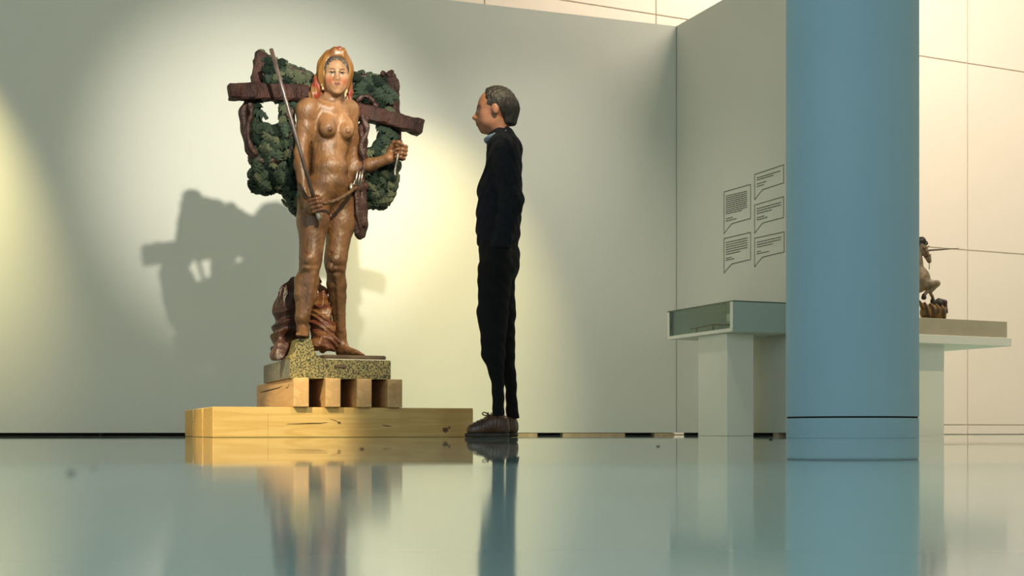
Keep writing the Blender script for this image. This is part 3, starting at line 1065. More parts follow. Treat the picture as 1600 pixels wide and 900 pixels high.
# paint: skin tones, rosy cheeks, lips, brows and eyes on the carved face
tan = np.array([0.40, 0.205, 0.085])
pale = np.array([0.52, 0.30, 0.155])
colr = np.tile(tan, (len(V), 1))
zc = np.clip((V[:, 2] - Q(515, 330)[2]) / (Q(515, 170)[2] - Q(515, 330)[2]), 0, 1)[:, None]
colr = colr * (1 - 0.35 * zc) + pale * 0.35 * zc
lx, ly, lz = head_local(V, CH, HH, Ah)
face = np.clip((lz + 0.10) / 0.15, 0, 1) * (ly < 0.2) * (ly > -0.9) * (np.abs(lx) < 0.5)
colr = colr * (1 - face[:, None]) + np.array([0.80, 0.48, 0.27]) * face[:, None]


def dab(x, y, rx, ry, c, amt=1.0, ymin=-0.2, soft=0.35):
    global colr
    d = np.sqrt(((lx - x) / rx) ** 2 + ((lz - y) / ry) ** 2)
    m = np.clip((1 + soft - d) / (2 * soft), 0, 1) * amt * (ly > ymin) * (ly < 0.2)
    colr = colr * (1 - m[:, None]) + np.array(c) * m[:, None]


for s in (-1, 1):
    dab(0.17 * s, 0.31, 0.10, 0.10, (0.60, 0.17, 0.07), 0.8, -0.3, 0.6)
    dab(0.09 * s, 0.590, 0.060, 0.014, (0.20, 0.10, 0.05), 0.7)
    dab(0.165 * s, 0.603, 0.060, 0.013, (0.20, 0.10, 0.05), 0.7)
    dab(0.125 * s, 0.494, 0.070, 0.026, (0.55, 0.46, 0.32), 0.9, -0.14)
    dab(0.122 * s, 0.497, 0.027, 0.030, (0.04, 0.03, 0.02), 1.0, -0.14)
    dab(0.125 * s, 0.524, 0.088, 0.011, (0.05, 0.02, 0.012), 1.0)
dab(0, 0.245, 0.090, 0.020, (0.36, 0.075, 0.045), 0.95)
dab(0, 0.207, 0.075, 0.020, (0.42, 0.11, 0.06), 0.9)
dab(0, 0.2335, 0.090, 0.006, (0.05, 0.012, 0.010), 1.0)
for px, py, fo in ((515, 202, 0.114), (544, 205, 0.114)):
    d = np.linalg.norm(V - Q(px, py, fo), axis=1)
    m = np.clip(1.4 - d / 0.016, 0, 1) * 0.5
    colr = colr * (1 - m[:, None]) + np.array([0.32, 0.14, 0.07]) * m[:, None]
for c in (FIST, on_stick(0.915)):
    d = np.linalg.norm(V - c, axis=1)
    m = np.clip(1.6 - d / 0.07, 0, 1) * 0.5
    colr = colr * (1 - m[:, None]) + np.array([0.36, 0.15, 0.075]) * m[:, None]
fig = build('figure', V, Fq, M['skin_wood'], statue, True, colr)

# hair
hv = Vol(CH + [-0.16, -0.20, -0.05], CH + [0.18, 0.32, 0.34], 0.003)
hv.ell(Wh(0, -0.40, 0.635), [0.352 * HH, 0.425 * HH, 0.392 * HH], Ah, 0)
hv.ell(Wh(0, 0.05, 0.42), [0.285 * HH, 0.40 * HH, 0.42 * HH], Ah, 0.015, 'carve')
hv.half(Wh(0, -0.1, 0.36), -Ah[2])
hv.ripple(CH - 0.4, CH + 0.4, lambda x, y, z: 0.0010 * np.sin(((x - CH[0]) * Ah[0][0] + (y - CH[1]) * Ah[0][1]) * 520 + (z - CH[2]) * 60))
V, Fq = hv.mesh()
build('hair', V, Fq, M['hair'], statue, True)

# scarf: a gold band round the head, red knot on top, tails falling behind the shoulders
sv = Vol(CH + [-0.2, -0.25, -0.12], CH + [0.25, 0.35, 0.36], 0.004)
sv.ell(Wh(0.0, -0.47, 0.68), [0.445 * HH, 0.40 * HH, 0.47 * HH], Ah, 0)
sv.ell(Wh(-0.14, -0.40, 0.45), [0.30 * HH, 0.26 * HH, 0.40 * HH], Ah, 0.02)
sv.ell(Wh(0.15, -0.45, 0.45), [0.26 * HH, 0.26 * HH, 0.40 * HH], Ah, 0.02)
sv.ell(Wh(0.02, 0.10, 0.52), [0.365 * HH, 0.52 * HH, 0.505 * HH], Ah, 0.008, 'carve')
sv.cap(Wh(-0.04, -0.26, 1.05), Wh(0.12, -0.24, 1.05), 0.022, 0.024, 0.03)
sv.half(Wh(0, -0.3, 0.10), -EZ)
sv.ripple(CH - 0.4, CH + 0.4, lambda x, y, z: 0.0026 * np.sin((y - CH[1]) * 190 + (z - CH[2]) * 40) + 0.002 * np.sin((x - CH[0]) * 120))
V, Fq = sv.mesh()
build('headscarf', V, Fq, M['cloth_gold'], statue, True)
kv = Vol(CH + [-0.2, -0.25, -0.22], CH + [0.25, 0.35, 0.36], 0.004)
kv.cap(Wh(-0.02, -0.22, 1.085), Wh(0.08, -0.20, 1.105), 0.013, 0.015, 0.008)
kv.cap(Wh(0.08, -0.20, 1.105), Wh(0.17, -0.24, 1.06), 0.015, 0.011, 0.008)
kv.cap(Wh(0.02, -0.30, 1.10), Wh(0.22, -0.34, 1.02), 0.012, 0.010, 0.008)
V, Fq = kv.mesh()
build('scarf_knot', V, Fq, M['cloth_red'], statue, True)
for pts, rr in (([(500, 112, -0.03), (496, 128, -0.02), (491, 148, -0.01), (489, 160, -0.02)], (0.020, 0.026, 0.030, 0.022)),
                ([(505, 120, -0.03), (503, 138, -0.01), (500, 152, -0.02)], (0.016, 0.018, 0.014)),
                ([(545, 128, -0.04), (545, 146, -0.02), (546, 160, -0.02), (545, 168, -0.03)], (0.018, 0.022, 0.022, 0.016))):
    tv = Vol(np.min([Q(*p) for p in pts], 0) - 0.06, np.max([Q(*p) for p in pts], 0) + 0.06, 0.004)
    tv.chain([Q(*p) for p in pts], rr, 0.01)
    tv.ripple(tv.lo, tv.lo + 1, lambda x, y, z: 0.003 * np.sin(x * 260 + z * 50))
    V, Fq = tv.mesh()
    build('scarf_tail', V, Fq, M['cloth_red'], statue, True)
for px, py, fo in ((504.5, 130, 0.03), (539.5, 141, 0.08)):
    c = Q(px, py, fo)
    ev = Vol(c - 0.05, c + 0.05, 0.0025)
    ev.ell(c + EZ * 0.022, [0.008] * 3, None, 0)
    ev.ell(c - EZ * 0.004, [0.014, 0.009, 0.020], None, 0.004)
    ev.ell(c - EZ * 0.004 - [0, 0.008, 0], [0.006, 0.004, 0.008], None, 0.002)
    ev.ell(c - EZ * 0.030, [0.007, 0.006, 0.009], None, 0.003)
    V, Fq = ev.mesh()
    build('earring', V, Fq, M['pearl'], statue, True)

# stick with a bright ferrule
V, Fc = tube_vf([on_stick(t) for t in (0.0, 0.004, 0.3, 0.6, 0.93)], [0.008, 0.011, 0.0105, 0.011, 0.0115], 12)
stick = build('stick', V, Fc, M['stick'], statue, True)
V, Fc = tube_vf([on_stick(t) for t in (0.925, 0.93, 0.99, 1.0)], [0.011, 0.0135, 0.0145, 0.011], 14)
build('ferrule', V, Fc, M['silver'], stick, True)
# chain held in the raised fist
ch = [Q(622, 240, 0.17), Q(620.5, 250, 0.165), Q(618.5, 259, 0.155), Q(617, 268, 0.15), Q(617.5, 274, 0.15)]
V, Fc = tube_vf(spline(ch, 26), [0.0045 + 0.0025 * (i % 2) for i in range(26)], 7)
build('chain', V, Fc, M['silver'], statue, True)
V, Fc = tube_vf([FIST + EZ * 0.066 + [0.008, 0, 0], FIST + EZ * 0.03 + [0.004, 0, 0], FIST - EZ * 0.045], [0.012, 0.010, 0.009], 10)
build('handle', V, Fc, M['leather'], statue, True)

# hip cord, pouch and the metal tubes in it
cord = [(470, 300, 0.02), (486, 314, 0.125), (500, 318, 0.142), (515, 316, 0.152), (530, 311, 0.15), (543, 303, 0.135), (552, 296, 0.10), (560, 292, 0.05)]
pts = spline([Q(*p) for p in cord], 48)
V, Fc = tube_vf(pts, 0.0105, 10, lambda i, k: 0.22 * math.sin(2 * math.pi * (k / 10 * 2 + i * 0.25)))
build('hip_cord', V, Fc, M['rope'], statue, True)
pv = Vol(Q(540, 385, 0) + [-0.12, -0.25, -0.05], Q(585, 285, 0) + [0.1, 0.2, 0.05], 0.004)
pv.chain([Q(561, 292, 0.03), Q(562, 320, 0.03), Q(564, 350, 0.03), Q(563, 366, 0.03)], [0.026, 0.034, 0.036, 0.028], 0.02)
pv.chain([Q(556, 300, 0.06), Q(558, 335, 0.06), Q(560, 364, 0.05)], [0.018, 0.020, 0.022], 0.012)
pv.chain([Q(567, 298, 0.02), Q(569.5, 330, 0.02), Q(570, 352, 0.02)], [0.014, 0.016, 0.014], 0.006)
pv.cap(Q(550, 294, 0.085), Q(570, 291, 0.02), 0.016, 0.018, 0.01)
pv.ripple(pv.lo, pv.lo + 1, lambda x, y, z: 0.004 * np.sin((x - y) * 160 + z * 14))
V, Fq = pv.mesh()
build('pouch', V, Fq, M['leather'], statue, True)
for (a, b_) in (((555, 290, 0.08), (558.5, 266, 0.085)), ((559, 290, 0.075), (563, 268, 0.08)), ((563, 290, 0.06), (567, 266, 0.06))):
    V, Fc = tube_vf([Q(*a), Q(*b_)], [0.0065, 0.0055], 10)
    build('metal_tube', V, Fc, M['silver'], statue, True)
V, Fc = tube_vf(spline([Q(549, 288, 0.09), Q(548, 293, 0.10), Q(551, 297, 0.10)], 8), 0.011, 8)
build('buckle', V, Fc, M['silver'], statue, True)

# ---- drapery behind the legs
dv = Vol(P(415, 565, 7.3) + [0, -0.35, -0.03], P(480, 425, 7.3) + [0.1, 0.32, 0.05], 0.005)
dpt = [(459, 444, 7.42, 0.026), (453, 460, 7.40, 0.050), (450, 483, 7.38, 0.068), (449, 505, 7.36, 0.066), (444, 528, 7.34, 0.055), (442, 550, 7.34, 0.058)]
dv.chain([P(a, b_, c) for a, b_, c, _ in dpt], [r for *_, r in dpt], 0.05)
dv.chain([P(465, 450, 7.42), P(468, 490, 7.42), P(462, 530, 7.42)], [0.04, 0.07, 0.06], 0.04)
dv.chain([P(441, 522, 7.26), P(437, 540, 7.23), P(434, 556, 7.22)], [0.028, 0.034, 0.036], 0.02)
dv.half(gp(0, 0, G_TOP + 0.001), -EZ)


def folds(x, y, z):
    w = np.sin((z * 62) + 5 * x + 1.6 * np.sin(x * 22 + y * 12)) * np.clip((0.86 - z) * 6, 0, 1)
    v_ = np.sin((x - 0.6 * y) * 95 + z * 9) * np.clip((z - 0.72) * 6, 0, 1)
    u_ = np.abs(np.sin(z * 36 + 1.9 * np.sin(x * 19 + 1.0) + 14 * x + 1.4 * np.sin(y * 24 + z * 12)))
    t_ = np.abs(np.sin((x - 0.6 * y) * 70 + z * 7))
    lo_ = np.clip((0.80 - z) * 8, 0, 1)
    hi_ = np.clip((z - 0.70) * 8, 0, 1)
    return (0.022 * u_ - 0.010) * lo_ + (0.020 * t_ - 0.009) * hi_ + 0.004 * v_ + 0.003 * w


dv.ripple(dv.lo, dv.lo + 2, folds)
V, Fq = dv.mesh()
build('brown_drapery', V, Fq, M['drape_brown'], statue, True)
dv = Vol(P(475, 565, 7.4) + [0, -0.3, -0.03], P(535, 430, 7.4) + [0.05, 0.25, 0.05], 0.005)
dpt = [(498, 436, 7.47, 0.018), (500, 460, 7.45, 0.038), (502, 485, 7.43, 0.054), (503, 510, 7.41, 0.064), (505, 530, 7.38, 0.066)]
dv.chain([P(a, b_, c) for a, b_, c, _ in dpt], [r for *_, r in dpt], 0.03)
dv.cap(P(494, 538, 7.30), P(518, 536, 7.36), 0.040, 0.045, 0.04)
dv.half(gp(0, 0, G_TOP + 0.001), -EZ)


def folds2(x, y, z):
    w = np.sin(z * 105 + 16 * x + 2.2 * np.sin(x * 25 + z * 14))
    v_ = np.sin((x - 0.3 * y) * 120 + z * 16) * np.clip((z - 0.70) * 8, 0, 1)
    u_ = np.abs(np.sin(z * 56 + 16 * x + 2.0 * np.sin(x * 34 + z * 21 + y * 15)))
    return 0.012 * u_ - 0.006 + 0.003 * w * np.abs(w) + 0.007 * v_


dv.ripple(dv.lo, dv.lo + 2, folds2)
V, Fq = dv.mesh()
build('striped_drapery', V, Fq, M['drape_red'], statue, True)

# ---- yoke: bent cross beam, two posts, branches and the leafy garlands behind the figure
YA = 22.0
rng = np.random.default_rng(4)


def Y(px, py, f=-0.13):
    return Q(px, py, f, YA)


def timber_vf(pts, w, h, seg=10, jit=0.0028):
    """A hand-hewn square timber along a polyline; w is its depth, h its visible height (one value per point)."""
    pts = [np.asarray(p, float) for p in pts]
    q, hs = [], []
    for i in range(len(pts) - 1):
        for s in np.linspace(0, 1, seg, endpoint=(i == len(pts) - 2)):
            q.append(pts[i] * (1 - s) + pts[i + 1] * s)
            hs.append(h[i] * (1 - s) + h[i + 1] * s)
    fw = -yaw_axes(YA)[1]
    V, Fc = [], []
    n = 8
    q = [q[0]] + q + [q[-1]]
    hs = [hs[0] * 0.8] + hs + [hs[-1] * 0.8]
    e = np.asarray(q[1]) - q[2]
    q[0] = q[1] + e / np.linalg.norm(e) * 0.006
    e = np.asarray(q[-2]) - q[-3]
    q[-1] = q[-2] + e / np.linalg.norm(e) * 0.006
    for i, p in enumerate(q):
        t = q[min(i + 1, len(q) - 1)] - q[max(i - 1, 0)]
        t /= np.linalg.norm(t)
        u = np.cross(t, fw)
        u /= np.linalg.norm(u)
        c = 0.18
        k_ = 0.8 if i in (0, len(q) - 1) else 1.0
        for a, b_ in ((-1 + c, -1), (1 - c, -1), (1, -1 + c), (1, 1 - c), (1 - c, 1), (-1 + c, 1), (-1, 1 - c), (-1, -1 + c)):
            V.append(p + u * a * hs[i] / 2 + fw * b_ * w / 2 * k_ + rng.normal(0, jit, 3))
    for i in range(len(q) - 1):
        for k in range(n):
            Fc.append((i * n + k, i * n + n + k, i * n + n + (k + 1) % n, i * n + (k + 1) % n))
    Fc += [tuple(range(n)), tuple((len(q) - 1) * n + k for k in range(n))[::-1]]
    return V, Fc


v, f = timber_vf([Y(358.5, 143, -0.02), Y(470, 146.5, -0.10), Y(545, 170.5, -0.10), Y(657, 199, -0.04)], 0.085, (0.082, 0.088, 0.084, 0.082), 14)
build('cross_beam', v, f, M['old_wood'], statue)
v, f = timber_vf([Y(408.5, 84), Y(399.5, 135), Y(389, 200)], 0.055, (0.060, 0.062, 0.045), 8)
build('post', v, f, M['old_wood'], statue)
v, f = timber_vf([Y(607, 114), Y(613, 130), Y(615, 180), Y(621, 232)], 0.055, (0.042, 0.070, 0.062, 0.036), 8)
build('post', v, f, M['old_wood'], statue)


def branch(pts, r, f=-0.10):
    p = spline([Y(a, b_, f) for a, b_ in pts], 34)
    ph = rng.uniform(0, 6)
    V, Fc = tube_vf(p, [r * (1 + 0.18 * math.sin(i * 0.9 + ph)) for i in range(34)], 9, lambda i, k: 0.20 * math.sin(i * 0.55 + k * 1.4 + ph))
    return build('branch', V, Fc, M['bark'], statue, True)


branch([(386, 158), (380, 178), (382, 205), (388, 228), (398, 246), (415, 252), (436, 251)], 0.021, -0.09)
branch([(391, 160), (392, 182), (386, 205), (393, 232), (402, 243)], 0.015, -0.07)
branch([(452, 150), (456, 180), (455, 205), (449, 230), (444, 244)], 0.018, -0.10)
branch([(447, 178), (458, 196), (453, 222), (462, 240)], 0.014, -0.08)
branch([(418, 88), (434, 98), (452, 106), (470, 113), (488, 119)], 0.014, -0.12)
branch([(552, 120), (570, 119), (588, 121), (598, 119)], 0.013, -0.12)
branch([(556, 158), (572, 150), (584, 160), (590, 172)], 0.014, -0.09)
branch([(572, 182), (566, 205), (569, 232), (565, 258), (566, 288)], 0.022, -0.06)
branch([(566, 180), (573, 205), (564, 232), (570, 255), (562, 280)], 0.016, -0.03)
branch([(596, 118), (599, 114), (600, 112)], 0.012, -0.10)


def garland(lumps, lo, hi, nleaf, seed, hole):
    gv = Vol(lo, hi, 0.0075)
    for a, b_, r, f in lumps:
        c = Y(a, b_, f)
        gv.ell(c, [r * 0.00352, 0.055, r * 0.00352], yaw_axes(YA), 0.02)
    gv.ripple(lo, hi, lambda x, y, z: 0.006 * np.sin(x * 70 + 2 * np.sin(z * 50)) * np.sin(z * 80 + 1.5 * np.sin(x * 60)))
    V, Fq = gv.mesh()
    g = build('garland', V, Fq, M['leaf_c'], statue, True)
    # vertex normals
    N_ = np.zeros_like(V)
    e = np.cross(V[Fq[:, 2]] - V[Fq[:, 0]], V[Fq[:, 3]] - V[Fq[:, 1]])
    for k in range(4): np.add.at(N_, Fq[:, k], e)
    N_ /= np.linalg.norm(N_, axis=1)[:, None] + 1e-9
    r_ = np.random.default_rng(seed)
    order = r_.permutation(len(V))
    chosen = []
    for i in order:
        if N_[i, 1] > 0.55: continue
        hx, hy = 800 + V[i, 0] / V[i, 1] * F_PX, HORIZON - (V[i, 2] - CAM_Z) / V[i, 1] * F_PX
        if hole[0] < hx < hole[2] and hole[1] < hy < hole[3]: continue
        if all(np.linalg.norm(V[i] - V[j]) > 0.040 for j in chosen):
            chosen.append(i)
            if len(chosen) >= nleaf: break
    cen = V.mean(0)
    for i in chosen:
        nn = N_[i] + np.array([0, -0.35, 0]) + r_.normal(0, 0.25, 3)
        nn /= np.linalg.norm(nn)
        t = np.array([r_.normal(0, 0.8), 0, -0.5 + r_.normal(0, 0.6)]) + 0.5 * N_[i]
        t -= (t @ nn) * nn
        t /= np.linalg.norm(t)
        b_ = np.cross(nn, t)
        s = r_.uniform(0.060, 0.094)
        p = V[i] + N_[i] * 0.010 - t * s * 0.35 - ORIGIN[g.name]
        o = bpy.data.objects.new('leaf', LEAVES[0 if r_.random() < 0.45 else (1 if r_.random() < 0.68 else 2)])
        col.objects.link(o)
        o.parent = g
        mt = np.eye(4)
        mt[:3, 0], mt[:3, 1], mt[:3, 2], mt[:3, 3] = b_ * s, t * s, nn * s, p
        o.matrix_local = Matrix(mt.tolist())
    return g


def leaf_mesh(m):
    """A lobed leaf, tip along +Y, cupped, with a raised midrib."""
    half = [(0.0, 0.0), (0.16, 0.05), (0.34, 0.12), (0.26, 0.22), (0.46, 0.36), (0.30, 0.45), (0.42, 0.66), (0.20, 0.70), (0.18, 0.86), (0.0, 1.0)]
    V, Fc = [], []
    for x, y in half: V.append((0, y, 0.16 * math.sin(math.pi * y) - 0.16 * y * y + 0.06))
    n = len(half)
    for sgn in (1, -1):
        st = len(V)
        for j, (x, y) in enumerate(half): V.append((sgn * x, y, 0.16 * math.sin(math.pi * y) - 1.1 * x * x - 0.16 * y * y + (0.05 if j % 2 else -0.05)))
        for j in range(n - 1):
            q = (j, st + j, st + j + 1, j + 1)
            Fc.append(q if sgn > 0 else q[::-1])
    nv = len(V)
    V += [(x, y, z - 0.10) for x, y, z in V]
    Fc += [tuple(i + nv for i in q)[::-1] for q in list(Fc)]
    rim = [n + j for j in range(n)] + [2 * n + j for j in range(n - 1, -1, -1)]
    for a, b_ in zip(rim, rim[1:]): Fc.append((b_, a, a + nv, b_ + nv))
    me = bpy.data.meshes.new('leaf')
    me.from_pydata(V, [], Fc)
    me.materials.append(m)
    return me


LEAVES = [leaf_mesh(M['leaf_a']), leaf_mesh(M['leaf_b']), leaf_mesh(M['leaf_c'])]
left_l = [(412, 96, 11, -0.15), (421, 110, 16, -0.15), (437, 112, 15, -0.15), (453, 120, 15, -0.15), (470, 128, 14, -0.15), (482, 132, 12, -0.15), (416, 124, 13, -0.15),
          (432, 127, 14, -0.15), (450, 132, 13, -0.16), (440, 150, 10, -0.13), (447, 165, 11, -0.13), (444, 180, 10, -0.13), (402, 168, 7, -0.13), (399, 186, 9, -0.13),
          (404, 204, 15, -0.13), (418, 210, 15, -0.13), (436, 206, 13, -0.13), (446, 200, 11, -0.13), (405, 226, 17, -0.13), (424, 228, 18, -0.13), (442, 226, 15, -0.13),
          (412, 246, 18, -0.13), (432, 246, 18, -0.13), (448, 244, 14, -0.13), (410, 268, 16, -0.13), (405, 282, 15, -0.13), (418, 286, 14, -0.13), (430, 272, 17, -0.13),
          (446, 272, 17, -0.13), (440, 286, 12, -0.13), (456, 290, 14, -0.13), (462, 306, 13, -0.13), (464, 318, 11, -0.12), (458, 262, 14, -0.13), (462, 250, 12, -0.14)]
right_l = [(552, 126, 10, -0.15), (564, 130, 13, -0.15), (578, 132, 14, -0.15), (592, 136, 15, -0.15), (601, 146, 14, -0.15), (600, 158, 12, -0.15), (586, 150, 13, -0.15),
           (568, 148, 13, -0.15), (556, 152, 11, -0.15), (600, 178, 11, -0.13), (603, 196, 12, -0.13), (602, 214, 13, -0.13), (594, 230, 14, -0.13), (580, 240, 12, -0.13),
           (572, 244, 10, -0.13), (556, 182, 9, -0.16), (604, 240, 14, -0.13), (606, 258, 14, -0.11), (592, 264, 18, -0.11), (578, 274, 17, -0.11), (574, 292, 15, -0.11),
           (588, 288, 19, -0.11), (602, 280, 16, -0.11), (606, 294, 11, -0.11), (596, 304, 13, -0.11), (582, 310, 12, -0.11), (592, 312, 9, -0.11), (575, 306, 10, -0.11)]
garland(left_l, Y(370, 340) + [-0.05, -0.3, 0], Y(500, 75) + [0.05, 0.3, 0], 150, 1, (404, 148, 441, 200))
garland(right_l, Y(540, 335) + [-0.05, -0.3, 0], Y(630, 105) + [0.05, 0.3, 0], 125, 2, (566, 180, 596, 238))

# ------------------------------------------------------------------ the visitor, in profile, facing the figure
VY = 6.90
M['knit'] = mat('black_knit_wool', (0.010, 0.011, 0.015), (0.006, 0.007, 0.010), rough=0.9, scale=40, bump=0.4, bscale=260, spec=0.2)
M['trouser'] = mat('black_trouser_cloth', (0.006, 0.006, 0.007), (0.004, 0.004, 0.005), rough=0.9, scale=30, bump=0.3, bscale=160, spec=0.2)
M['vskin'] = mat('skin', (1, 1, 1), (0.88, 0.86, 0.84), rough=0.5, scale=30, attr=True)
M['vhair'] = mat('dark_brown_hair', (0.010, 0.007, 0.004), (0.024, 0.016, 0.008), rough=0.55, scale=60, stretch=(1, 1, 0.3), bump=0.8, bscale=90)
M['collar'] = mat('blue_grey_shirt', (0.16, 0.20, 0.26), (0.12, 0.16, 0.22), rough=0.8, scale=50)
M['shoe'] = mat('brown_shoe_leather', (0.075, 0.032, 0.014), (0.035, 0.015, 0.008), rough=0.35, scale=18, bump=0.3, bscale=60)
M['sole'] = mat('dark_shoe_sole', (0.018, 0.011, 0.008), rough=0.6)
M['lace'] = mat('tan_lace', (0.17, 0.10, 0.05), rough=0.7)


def V_(px, py, dy=0.0):
    """Picture point at the visitor; dy is how far it lies from his middle, away from the camera."""
    return P(px, py, VY + dy)


visitor = thing('person', V_(780, 683.5) * [1, 1, 0], 'man in black sweater and black trousers standing in profile facing the painted figure', 'person')
VA = yaw_axes(-92)
body = Vol(V_(722, 690, 0.30) - 0.02, V_(850, 130, 0.30) + 0.05, 0.006)
body.lo[1] = VY - 0.34
body = Vol([V_(722, 690)[0], VY - 0.32, -0.01], [V_(836, 690)[0], VY + 0.34, V_(780, 125)[2]], 0.006)
CHV = V_(749.5, 209, 0.0)
HV = 0.228
for yy, xx, rl, rf in ((240, 788, 0.165, 0.085), (280, 783, 0.15, 0.10), (330, 780, 0.14, 0.095), (375, 780, 0.14, 0.085)):
    body.ell(V_(xx, yy), [rl * 0.88, rf * 0.9, 0.09], VA, 0.05)
body.cap(V_(786, 225), V_(776, 190), 0.058, 0.052, 0.03)
for s in (-1, 1):
    body.cap(V_(778 + s, 405, 0.085 * s), V_(776 + 6 * s, 490, 0.088 * s), 0.062, 0.054, 0.02)
    body.cap(V_(776 + 6 * s, 490, 0.088 * s), V_(779 + 8 * s, 552, 0.088 * s), 0.054, 0.038, 0.01)
    body.cap(V_(779 + 8 * s, 552, 0.088 * s), V_(788 + 10 * s, 600, 0.086 * s), 0.036, 0.021, 0.008)
    body.cap(V_(788 + 10 * s, 600, 0.086 * s), V_(790 + 11 * s, 662, 0.085 * s), 0.021, 0.021, 0.008)
    body.cap(V_(790 + 11 * s, 662, 0.085 * s), V_(768 + 9 * s, 676, 0.085 * s), 0.021, 0.018, 0.008)
    sh, el_, wr = V_(791, 236, 0.165 * s), V_(800, 318, 0.208 * s), V_(781, 388, 0.178 * s)
    body.chain([sh, el_, wr], [0.048, 0.036, 0.026], 0.03)
    # hand slid down into the trouser pocket: palm, four fingers, thumb
    wr = V_(783, 388, 0.165 * s)
    body.ell(wr + [-0.02, 0, -0.045], [0.030, 0.016, 0.045], None, 0.015)
    for j in range(4):
        b0 = wr + [-0.042 + 0.016 * j, 0.004 * s, -0.075]
        body.chain([b0, b0 + [-0.008, -0.004 * s, -0.035], b0 + [-0.004, -0.014 * s, -0.062]], [0.009, 0.008, 0.007], 0.006)
    body.chain([wr + [-0.035, 0, -0.02], wr + [-0.06, 0.004 * s, -0.045], wr + [-0.064, -0.004 * s, -0.072]], [0.013, 0.010, 0.008], 0.008)
Wv, Av = head(body, CHV, HV, VA, False, pitch=-0.06, nose=0.045)
V, Fq = body.mesh()
colr = np.tile(np.array([0.30, 0.125, 0.065]), (len(V), 1))
lx, ly, lz = head_local(V, CHV, HV, Av)
for s in (-1, 1):
    dab(0.125 * s, 0.592, 0.105, 0.018, (0.03, 0.02, 0.012), 0.9)
    dab(0.125 * s, 0.494, 0.075, 0.030, (0.45, 0.42, 0.38), 0.9, -0.12)
    dab(0.122 * s, 0.497, 0.026, 0.030, (0.02, 0.015, 0.01), 1.0, -0.12)
dab(0, 0.225, 0.085, 0.04, (0.27, 0.09, 0.06), 0.7)
build('body', V, Fq, M['vskin'], visitor, True, colr)

hv = Vol(CHV + [-0.12, -0.16, 0.02], CHV + [0.26, 0.16, 0.30], 0.0045)
hv.ell(Wv(0, -0.43, 0.655), [0.362 * HV, 0.44 * HV, 0.395 * HV], Av, 0)
hv.cap(Wv(0, -0.70, 0.50), Wv(0, -0.66, 0.25), 0.055, 0.045, 0.03)
hv.ell(Wv(0, 0.04, 0.56), [0.36 * HV, 0.38 * HV, 0.46 * HV], Av, 0.02, 'carve')
hv.ell(Wv(0.0, -0.32, 0.30), [0.42 * HV, 0.25 * HV, 0.26 * HV], Av, 0.015, 'carve')
hv.half(Wv(0, -0.5, 0.16), -EZ)
hv.ripple(hv.lo, hv.lo + 1, lambda x, y, z: 0.0025 * np.sin(y * 300 + z * 90) * np.sin(x * 160))
V, Fq = hv.mesh()
build('hair', V, Fq, M['vhair'], visitor, True)

# sweater with sleeves
sw = Vol([V_(722, 690)[0], VY - 0.34, V_(0, 412)[2]], [V_(845, 690)[0], VY + 0.36, V_(0, 195)[2]], 0.006)
for yy, xx, rl, rf, rz in ((236, 789, 0.185, 0.080, 0.06), (262, 787, 0.185, 0.094, 0.11), (300, 781, 0.175, 0.116, 0.12), (340, 779, 0.168, 0.116, 0.12), (372, 778, 0.168, 0.110, 0.10)):
    sw.ell(V_(xx, yy), [rl, rf, rz], VA, 0.05)
sw.cap(V_(788, 236), V_(783, 217), 0.080, 0.072, 0.03)
sw.ell(V_(789, 228), [0.15, 0.078, 0.050], VA, 0.03)
for s in (-1, 1):
    sw.chain([V_(791, 238, 0.175 * s), V_(799, 316, 0.212 * s), V_(781, 396, 0.178 * s)], [0.068, 0.056, 0.046], 0.035)
    sw.cap(V_(782, 386, 0.178 * s), V_(780, 394, 0.176 * s), 0.052, 0.054, 0.008)
sw.half(V_(0, 214), EZ * 0.94 + np.array([-0.30, 0, 0]), 0.01)
x0 = V_(782, 0)[0]
sw.ripple(sw.lo, sw.lo + 2, lambda x, y, z: 0.004 * np.sin(z * 70 + 8 * np.sin(x * 20) + y * 12) * np.sin(x * 30 + y * 22) + 0.0 * x)
hem = V_(0, 396)[2]
sw.half([0, 0, hem], -EZ, 0.015)
V, Fq = sw.mesh()
build('sweater', V, Fq, M['knit'], visitor, True)

tr = Vol([V_(722, 690)[0], VY - 0.34, V_(0, 660)[2]], [V_(840, 690)[0], VY + 0.36, V_(0, 370)[2]], 0.006)
tr.ell(V_(779, 392), [0.165, 0.105, 0.09], VA, 0)
tr.ell(V_(782, 412), [0.165, 0.100, 0.10], VA, 0.03)
for s in (-1, 1):
    tr.cap(V_(776 + 2 * s, 420, 0.085 * s), V_(776 + 6 * s, 490, 0.088 * s), 0.090, 0.076, 0.03)
    tr.cap(V_(776 + 6 * s, 490, 0.088 * s), V_(779 + 8 * s, 552, 0.088 * s), 0.078, 0.058, 0.02)
    tr.cap(V_(779 + 8 * s, 552, 0.088 * s), V_(788 + 10 * s, 600, 0.086 * s), 0.056, 0.031, 0.02)
    tr.cap(V_(788 + 10 * s, 600, 0.086 * s), V_(790 + 11 * s, 655, 0.085 * s), 0.031, 0.029, 0.01)
    tr.cap(V_(789 + 11 * s, 640, 0.085 * s), V_(790 + 11 * s, 654, 0.085 * s), 0.030, 0.033, 0.008)
    tr.cap(V_(780, 396, 0.155 * s), V_(776, 418, 0.150 * s), 0.058, 0.056, 0.03)          # pocket with the hand in it
tr.ripple(tr.lo, tr.lo + 2, lambda x, y, z: 0.003 * np.sin(z * 60 + x * 30) * np.sin(y * 30 + z * 25 + x * 14))
tr.half([0, 0, V_(0, 654)[2]], -EZ)
V, Fq = tr.mesh()
build('trousers', V, Fq, M['trouser'], visitor, True)
